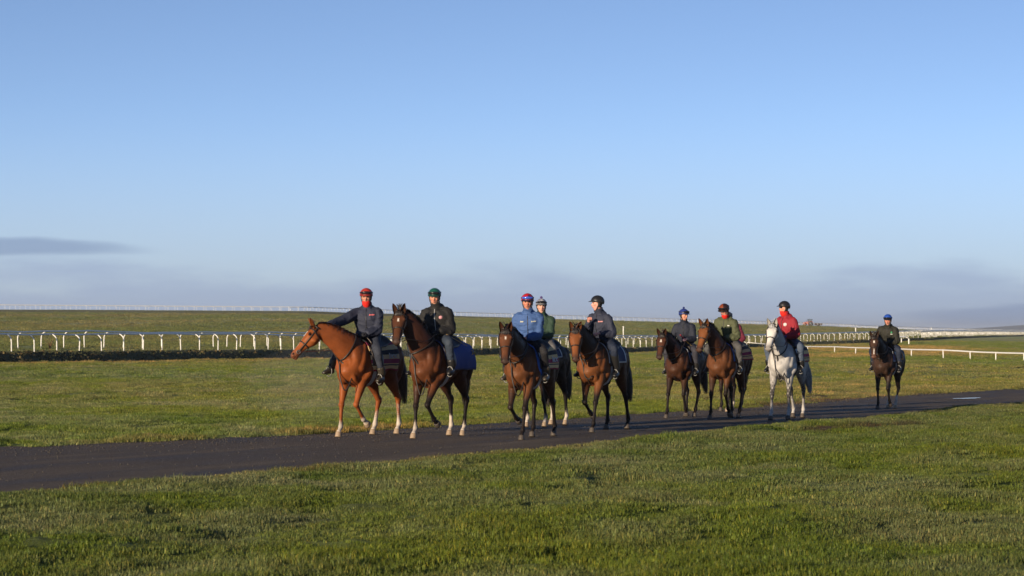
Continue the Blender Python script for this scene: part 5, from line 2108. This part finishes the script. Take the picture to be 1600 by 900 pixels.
    for s in (-1, 1):
        mesh_obj('ear_guard', *tube([hp(-.012, s * .082, .03), hp(-.010, s * .084, -.02), hp(.0, s * .076, -.06)], [(.030, .010), (.028, .010), (.012, .008)], up=Hl, n=10, k=3), STRAP, he, off=off)
    # scarf pulled up over the chin
    if sp.get('snood'):
        zt = sp.get('snood_z', -.035)
        hh = np.array([zt, (zt - .13) / 2, -.125, -.15])
        wv_ = [hp(.006, 0, zt), hp(.006, 0, (zt - .125) / 2 - .004), hp(.0, 0, -.118), NB + up_ * .035 + fw * .012]
        mesh_obj('scarf', *tube(wv_, [(.070, .090, .080), (.070, .086, .084), (.068, .076, .082), (.070, .072, .080)], up=Hf, n=20, k=3, cap=0.12), fabric('scarf_red', sp['snood'], .8), root, off=off)
    if sp.get('shades'):
        for s in (-1, 1):
            mesh_obj('sunglasses_lens', *tube([hp(.096, s * .008, .012), hp(.094, s * .03, .012), hp(.078, s * .058, .012)], [(.006, .015), (.006, .020), (.006, .014)], up=Hz, n=10, k=3), VISOR, he, off=off)
    return root

def make_stick(label, a, b, c1, c2):
    a, b = V(*a), V(*b)
    root = empty('riding_whip', a)
    tag(root, label, 'whip')
    mesh_obj('grip', *tube([a, a + (b - a) * .12, a + (b - a) * .3], [.014, .012, .011], n=8, k=2), simple('whip_grip_%.2f' % c1[0], c1, .6), root, off=a)
    mesh_obj('shaft', *tube([a + (b - a) * .29, a + (b - a) * .6, b], [.010, .008, .006], n=8, k=2), simple('whip_shaft_%.2f' % c2[0], c2, .5), root, off=a)

# ------------------------------------------------------------------ the string, first horse to last
FEET = [(0.34, -0.345, 0.985), (0.34, 0.345, 0.985)]
HANDS = [(0.40, -0.085, 1.76), (0.40, 0.085, 1.76)]
STR = stripe_mat()
BLUE = pad_mat('sheet_blue', (0.028, 0.065, 0.26), (0.07, 0.09, 0.22), 0.03)
PADBLUE = pad_mat('pad_blue', (0.03, 0.11, 0.45), (0.05, 0.14, 0.5))
PADTRIM = pad_mat('pad_blue_trim', (0.02, 0.06, 0.28), (0.35, 0.38, 0.45), 0.08)
NAVY = pad_mat('pad_navy', (0.012, 0.022, 0.075), (0.5, 0.52, 0.55), 0.05)
BLACKP = pad_mat('pad_black', (0.014, 0.014, 0.016), (0.42, 0.16, 0.03), 0.09)
GREYP = pad_mat('pad_pale', (0.4, 0.4, 0.41), (0.35, 0.35, 0.36))
DENIM = (0.055, 0.075, 0.12)
SCRIPT = [[(0, 0, .05, 9), (.05, 9, .0, 16), (.0, 3, .0, 14)], [(.08, 4, .08, 16), (.08, 10, .14, 4), (.08, 10, .14, 16)], [(.17, 5, .17, 14), (.17, 9, .23, 5), (.17, 9, .23, 15)]]
DIGITS = [[(0, 0, .05, 0), (.05, 0, .05, 5), (.05, 5, 0, 10), (0, 10, .05, 10)], [(.13, 0, .09, 7), (.09, 7, .15, 7), (.13, 3, .13, 11)], [(.19, 0, .19, 10), (.21, 0, .21, 10)]]

STRING = [
    dict(  # 1
        at=(578, 680), a=26, seed=1, feet=[(0.50, -0.50, 1.03), (0.30, 0.345, 0.90)], neck_dark=.4, coat=(0.225, 0.062, 0.017), dark=(0.095, 0.030, 0.014), face=(0.24, 0.070, 0.020), muzzle=(0.16, 0.08, 0.06), muzzle_k=.5, mane=(0.09, 0.032, 0.016), tail=(0.045, 0.02, 0.014),
        label='bright chestnut horse with white star leading the string, head turned to the left',
        legs=dict(RF=529, LF=('swing', 0.20, 44), RH=582, LH=620), tail_swing=.16, socks=dict(RF=3.0, LF=3.0, RH=2.55, LH=2.5), blaze=[(.20, .34, .026, 1.0), (.34, .8, .007, .8)],
        neck_yaw=30, neck_len=0.66, poll_z=1.76, head_face=78, head_pitch=48, arch=.03, rein='brown', dangle=(.02, .78), hands=[(0.98, -0.25, 1.83), (0.36, 0.12, 1.70)], one_hand=1,
        cloths=[('blanket', 0.46, -0.46, 116, 0.024, STR, 0.0, -0.06)], print=('blanket', (0.5, 0.5, 0.52), -0.14, 62, SCRIPT),
        rider=dict(label='rider in navy jacket and red helmet reaching a hand to the chestnut horse\'s neck', jname='slate', jacket=(0.027, 0.032, 0.056), bulk=1.13, helmet=(0.40, 0.035, 0.02), peak=(.3, .03, .02), face=6, nod=6, snood=(0.62, 0.02, 0.012), snood_z=-.066,
                   torso_face=8, lean=3, tname='charcoal', trousers=(0.030, 0.036, 0.055), bname='olive', boots=(0.035, 0.030, 0.022), badges=[('bar', .095, .37, .075, (.75, .18, .2))], glove=[(.02, .02, .024), (.02, .02, .024)], skin=(.46, .23, .16))),
    dict(  # 2
        at=(690, 681.5), a=23.5, seed=2, feet=[(0.40, -0.345, 1.03), (0.42, 0.345, 1.04)], coat=(0.105, 0.036, 0.015), dark=(0.028, 0.012, 0.009), points=(0.013, 0.010, 0.009), face=(0.075, 0.030, 0.016), muzzle_k=.8, label='dark bay horse wearing a plain blue quarter sheet, second in the string',
        legs=dict(RF=646, LF=('swing', 0.33, 46), RH=702, LH=722), socks=dict(RF=3.0, RH=2.75, LH=2.75), blaze=[(.25, .33, .018, 1.0)], wild=.5,
        neck_yaw=30, neck_len=0.50, poll_z=2.00, head_face=8, head_pitch=50, dangle=(.0, .72), hands=[(0.42, -0.10, 1.74), (0.36, 0.10, 1.74)],
        cloths=[('quarter_sheet', 0.42, -0.82, 112, 0.024, BLUE, 0.03, -0.05)], print=('quarter_sheet', (0.36, 0.26, 0.07), -0.52, 56, DIGITS),
        rider=dict(label='rider in bulky black jacket with round chest badge and dark green helmet', jname='black', jacket=(0.017, 0.017, 0.018), bulk=1.2, fold=.010, helmet=(0.012, 0.085, 0.065), peak=(.012, .06, .05), face=6, nod=8, tilt=-3, torso_face=14, lean=5, seat_x=.10, zip='pale',
                   tname='jeans_dark', trousers=(0.030, 0.042, 0.065), bname='black', boots=(0.014, 0.014, 0.015), badges=[('disc', .10, .33, .028, (.62, .30, .33))], glove=[(.012, .012, .014), (.012, .012, .014)], skin=(.52, .25, .17))),
    dict(  # 3
        at=(831, 682.5), a=18.5, scale=.965, seed=3, coat=(0.122, 0.046, 0.018), dark=(0.020, 0.011, 0.009), points=(0.014, 0.010, 0.009), face=(0.085, 0.032, 0.016), label='bay horse with blue saddle pad walking just right of the blue-sheeted horse',
        legs=dict(LF=798, RF=('swing', 0.24, 58), RH=831, LH=865), blaze=[(.24, .31, .018, .8)], neck_yaw=6, neck_len=0.58, poll_z=1.79, head_face=2, head_pitch=58, dangle=(.03, .75), hands=[(0.42, -0.09, 1.72), (0.42, 0.03, 1.70)],
        cloths=[('saddle_pad', 0.50, 0.02, 118, 0.016, PADBLUE, 0.03, -0.10), ('blanket', 0.12, -0.46, 100, 0.030, STR, 0.03, 0.0)], print=('blanket', (0.55, 0.56, 0.6), -0.18, 62, SCRIPT), tail_swing=0.0,
        rider=dict(label='rider in bright blue jacket and red helmet with dark spots', jname='blue', jacket=(0.050, 0.105, 0.27), bulk=1.10, fold=.010, helmet=(0.42, 0.014, 0.02), helmet2=(.02, .02, .05), pattern='spots', peak=(.02, .02, .04), lens=(.1, .2, .9), face=2, nod=6, torso_face=6, seat_x=.14, lean=6,
                   tname='black', trousers=(0.014, 0.014, 0.018), bname='muddy', boots=(0.05, 0.042, 0.032), badges=[('bar', .10, .345, .07, (.5, .5, .42)), ('bar', -.10, .345, .05, (.5, .5, .42))], skin=(.50, .22, .15))),
    dict(  # 4
        at=(850, 665), a=24, scale=.98, seed=4, coat=(0.032, 0.015, 0.010), dark=(0.014, 0.008, 0.006), points=(0.012, 0.010, 0.009), label='dark brown horse with white socks half hidden behind the bay with the blue pad',
        legs=dict(LF='0.30', RF=822, RH=861, LH=883), socks=dict(RF=2.7, RH=2.6, LH=2.7, LF=2.9), neck_yaw=6, neck_len=0.50, poll_z=1.80, head_face=10, head_pitch=60, hands=HANDS, cloths=[('saddle_pad', 0.44, -0.24, 70, 0.018, NAVY, 0, 0)], tail_len=.86, tail_swing=.15,
        rider=dict(label='rider in dark green jacket and grey bobble helmet behind the blue-jacketed rider', jname='green', jacket=(0.024, 0.050, 0.034), bulk=.95, helmet=(0.20, 0.21, 0.27), helmet2=(.36, .36, .4), pattern='stripe', peak=(.14, .14, .15), bobble=(.08, .05, .18), face=-6, nod=2, torso_face=14, lean=4, seat_x=.04,
                   tname='grey', trousers=(0.12, 0.12, 0.125), bname='black', boots=(0.014, 0.014, 0.015), skin=(.60, .34, .27), hair=(.2, .1, .04))),
    dict(  # 5
        at=(943, 671.5), a=22, scale=.985, seed=5, coat=(0.150, 0.054, 0.019), dark=(0.017, 0.010, 0.008), points=(0.013, 0.010, 0.009), face=(0.16, 0.055, 0.02), label='bay horse with navy white-edged pad and pale girth walking in the middle of the string',
        legs=dict(RF=('swing', 0.12, 56), LF=912, RH=947, LH=980), neck_yaw=12, neck_len=0.55, poll_z=1.80, head_face=-2, head_pitch=62, dangle=(-.03, .95), hands=[(0.42, -0.13, 1.98), (0.44, 0.08, 1.76)], one_hand=1,
        cloths=[('saddle_pad', 0.42, -0.36, 88, 0.020, NAVY, 0.02, 0)], tail_swing=.2,
        rider=dict(label='rider in navy jacket and plain black helmet looking left with a raised hand', jname='navy', jacket=(0.027, 0.032, 0.056), helmet=(0.016, 0.016, 0.018), face=74, nod=0, torso_face=34, lean=6, seat_x=.10, goggles=False,
                   tname='navy', trousers=(0.018, 0.026, 0.05), bname='black', boots=(0.014, 0.014, 0.015), boot_top=.75, badges=[('bar', .095, .35, .07, (.75, .35, .35))], skin=(.62, .31, .25))),
    dict(  # 6
        at=(1071, 651), a=22, scale=.955, seed=6, coat=(0.055, 0.023, 0.013), dark=(0.035, 0.014, 0.010), points=(0.014, 0.010, 0.009), face=(0.07, 0.027, 0.016), label='dark bay horse with white star and blue pad beside the olive-jacketed rider\'s bay',
        legs=dict(RF=1041, LF=('swing', 0.06, 24), RH='-0.40', LH=1085), blaze=[(.25, .34, .022, 1.0)], neck_yaw=16, neck_len=0.56, poll_z=1.82, head_face=12, head_pitch=54, hands=[(0.40, -0.16, 1.74), (0.40, 0.14, 1.76)],
        cloths=[('saddle_pad', 0.50, 0.05, 88, 0.018, PADTRIM, 0, -.08)], tail_swing=.2,
        rider=dict(label='rider in dark navy jacket and royal blue bobble helmet looking to the right', jname='ink', jacket=(0.018, 0.022, 0.037), helmet=(0.022, 0.040, 0.20), peak=(.02, .03, .1), bobble=(.02, .03, .15), face=-42, nod=4, torso_face=10, lean=6, seat_x=.02,
                   tname='dusk', trousers=(0.035, 0.036, 0.05), bname='black', boots=(0.014, 0.014, 0.015), glove=[None, (.16, .10, .13)], skin=(.50, .25, .18))),
    dict(  # 7
        at=(1138, 653.5), a=22, seed=7, coat=(0.108, 0.042, 0.018), dark=(0.040, 0.017, 0.011), points=(0.015, 0.011, 0.009), face=(0.19, 0.068, 0.024), label='bay horse with dark legs and striped blanket under the olive-jacketed rider',
        legs=dict(RF=1109, LF=('swing', 0.14, 30), RH=1142, LH=1154), neck_yaw=14, neck_len=0.55, poll_z=1.92, head_face=24, head_pitch=56, hands=[(0.42, -0.10, 1.70), (0.40, 0.06, 1.70)],
        cloths=[('saddle_pad', 0.44, -0.10, 92, 0.016, PADBLUE, 0, 0), ('blanket', 0.30, -0.56, 88, 0.032, STR, 0.09, -.05)],
        rider=dict(label='rider in olive green jacket, red scarf and rust-coloured helmet looking down', jname='olive', jacket=(0.078, 0.088, 0.046), bulk=1.12, fold=.010, helmet=(0.20, 0.045, 0.014), helmet2=(.03, .014, .014), pattern='split', peak=(.02, .014, .012), face=30, nod=22, snood=(0.55, 0.02, 0.02), snood_z=-.085, torso_face=24, tilt=3, lean=12, stoop=.05, seat_x=.06,
                   tname='stone', trousers=(0.075, 0.075, 0.078), bname='black', boots=(0.014, 0.014, 0.015), badges=[('bar', .11, .36, .035, (.6, .6, .55))], glove=[(.012, .012, .014), (.012, .012, .014)], skin=(.56, .28, .21))),
    dict(  # 8
        at=(1146.5, 641.5), a=22, seed=8, coat=(0.060, 0.023, 0.014), dark=(0.03, 0.013, 0.010), points=(0.014, 0.010, 0.009), label='dark horse almost wholly hidden behind the horse with the olive-jacketed rider',
        legs=dict(RF='0.62', LF=1134, RH='-0.3', LH=1143), socks=dict(LF=3.1, RH=2.8), neck_yaw=10, neck_len=0.5, poll_z=1.80, head_face=20, head_pitch=60, hands=HANDS, cloths=[('blanket', 0.36, -0.40, 88, 0.022, STR, 0, 0)],
        rider=dict(label='rider in maroon jacket showing only an arm behind the olive-jacketed rider', jname='maroon', jacket=(0.16, 0.024, 0.045), bulk=1.16, helmet=(0.03, 0.03, 0.035), face=20, nod=20, torso_face=22, lean=22, stoop=.06, seat_x=.02, tname='charcoal', trousers=(0.030, 0.036, 0.055), bname='black', boots=(0.014, 0.014, 0.015))),
    dict(  # 9
        at=(1232, 654.5), a=20.5, seed=9, coat=(0.44, 0.425, 0.41), dark=(0.36, 0.35, 0.35), points=(0.40, 0.38, 0.36), mottle=(0.055, 0.05, 0.048), face=(0.62, 0.60, 0.57), muzzle=(0.11, 0.095, 0.09), muzzle_k=.8, mane=(0.30, 0.30, 0.31), tail=(0.24, 0.24, 0.25), label='pale grey horse with sooty knees, the only grey in the string',
        legs=dict(RF=1200, LF=1231, RH=1239, LH=1254), neck_yaw=2, neck_len=0.55, poll_z=1.90, head_face=16, head_pitch=50, dangle=(.02, .80), hands=[(0.46, -0.06, 1.74), (0.46, 0.06, 1.72)], tack='black',
        cloths=[('blanket', 0.36, -0.58, 96, 0.022, STR, 0.03, 0.0)], girth_dark=True, tail_swing=.25,
        rider=dict(label='rider in red jacket and scarf with sunglasses and black helmet on the grey horse', jname='red', jacket=(0.26, 0.018, 0.030), bulk=1.10, fold=.008, helmet=(0.016, 0.015, 0.016), face=66, nod=0, snood=(0.62, 0.02, 0.014), snood_z=-.068, torso_face=40, lean=4, seat_x=.06, shades=True, goggles=False,
                   tname='jeans', trousers=(0.075, 0.10, 0.15), bname='black', boots=(0.014, 0.014, 0.015), badges=[('disc', .085, .33, .036, (.62, .55, .55))], glove=[(.02, .06, .25), (.02, .06, .25)], skin=(.55, .28, .20))),
    dict(  # 10
        at=(1389, 637.5), a=23, scale=.975, seed=10, coat=(0.040, 0.022, 0.015), dark=(0.018, 0.012, 0.010), points=(0.012, 0.010, 0.009), face=(0.05, 0.026, 0.017), muzzle=(.10, .045, .03), label='near-black horse with white star and snip walking last, well behind the others',
        legs=dict(RF=1371, LF=('swing', 0.16, 30), RH='-0.40', LH=1394), socks=dict(LH=2.7, RH=2.7), blaze=[(.23, .32, .026, 1.0), (.60, .88, .012, .9)], wild=.6, neck_yaw=8, neck_len=0.55, poll_z=1.80, head_face=2, head_pitch=54, ears=-.35, hands=[(0.44, -0.08, 1.72), (0.40, 0.05, 1.70)],
        cloths=[('saddle_pad', 0.46, -0.34, 84, 0.018, BLACKP, 0, 0), ('pad_front', 0.50, 0.34, 92, 0.014, PADTRIM, 0, 0)],
        rider=dict(label='rider in dark olive-black jacket and bright blue helmet on the last horse', jname='coal', jacket=(0.022, 0.022, 0.017), bulk=1.12, helmet=(0.02, 0.075, 0.38), peak=(.012, .014, .03), goggle_z=.07, face=8, nod=10, torso_face=10, tilt=4, lean=12, stoop=.04, seat_x=.05, elbow_out=1.3,
                   tname='navy', trousers=(0.018, 0.026, 0.05), bname='black', boots=(0.014, 0.014, 0.015), badges=[('disc', .11, .36, .022, (.05, .32, .14)), ('bar', .11, .315, .05, (.5, .55, .5))], glove=[(.05, .045, .05), (.10, .075, .085)], skin=(.56, .26, .19))),
]
for sp in STRING:
    sp.setdefault('feet', FEET)
    h = make_horse(sp)
    r = sp['rider']
    r['hands'] = sp['hands']
    r['feet'] = sp['feet']
    r['seed'] = sp['seed'] * 10
    make_rider(r, h)
    sp['h'] = h
h = STRING[1]['h']
make_stick('thin tan whip carried by the rider in the bulky black jacket', h.world((0.40, 0.10, 1.78)), h.world((-0.05, 0.44, 1.50)), (.02, .02, .02), (.30, .19, .08))
h = STRING[5]['h']
make_stick('red and yellow whip carried by the rider with the royal blue helmet', h.world((0.46, 0.03, 1.86)), h.world((0.16, 0.42, 1.40)), (.5, .03, .04), (.42, .26, .05))

# ------------------------------------------------------------------ steam drifting off the leading horses
ms_ = bpy.data.materials.new('steam')
ms_.use_nodes = True
ms_.node_tree.nodes.clear()
so_ = ms_.node_tree.nodes.new('ShaderNodeOutputMaterial')
sv_ = ms_.node_tree.nodes.new('ShaderNodeVolumePrincipled')
sv_.inputs['Color'].default_value = (0.95, 0.96, 1.0, 1)
sv_.inputs['Density'].default_value = 0.022
ms_.node_tree.links.new(sv_.outputs[0], so_.inputs['Volume'])
g1 = STRING[0]['h'].O
mb = MB()
for dx_, dy_, zz_, ra_, rb_, rc_ in ((-0.9, 3.6, 0.70, 1.7, 1.4, 0.70), (0.3, 4.4, 0.85, 1.4, 1.3, 0.80)):
    mb.add(blob((g1[0] + dx_, g1[1] + dy_, g1[2] + zz_ + 0.12), (ra_, rb_, rc_), 24, 14))
tag(mb.build('mist', ms_), 'faint steam drifting over the grass behind the two leading horses', 'mist', kind='stuff')

# ------------------------------------------------------------------ the hazy morning air
v, f = box((0, 0, -7), (26000, 26000, 94))
mh = bpy.data.materials.new('haze')
mh.use_nodes = True
mh.node_tree.nodes.clear()
ho = mh.node_tree.nodes.new('ShaderNodeOutputMaterial')
hv_ = mh.node_tree.nodes.new('ShaderNodeVolumePrincipled')
hv_.inputs['Color'].default_value = (0.86, 0.91, 1.0, 1)
hv_.inputs['Density'].default_value = 0.00012
hv_.inputs['Anisotropy'].default_value = 0.2
mh.node_tree.links.new(hv_.outputs[0], ho.inputs['Volume'])
tag(mesh_obj('haze', v, f, mh, smooth=False), 'thin morning haze over the gallops', 'haze', kind='stuff')
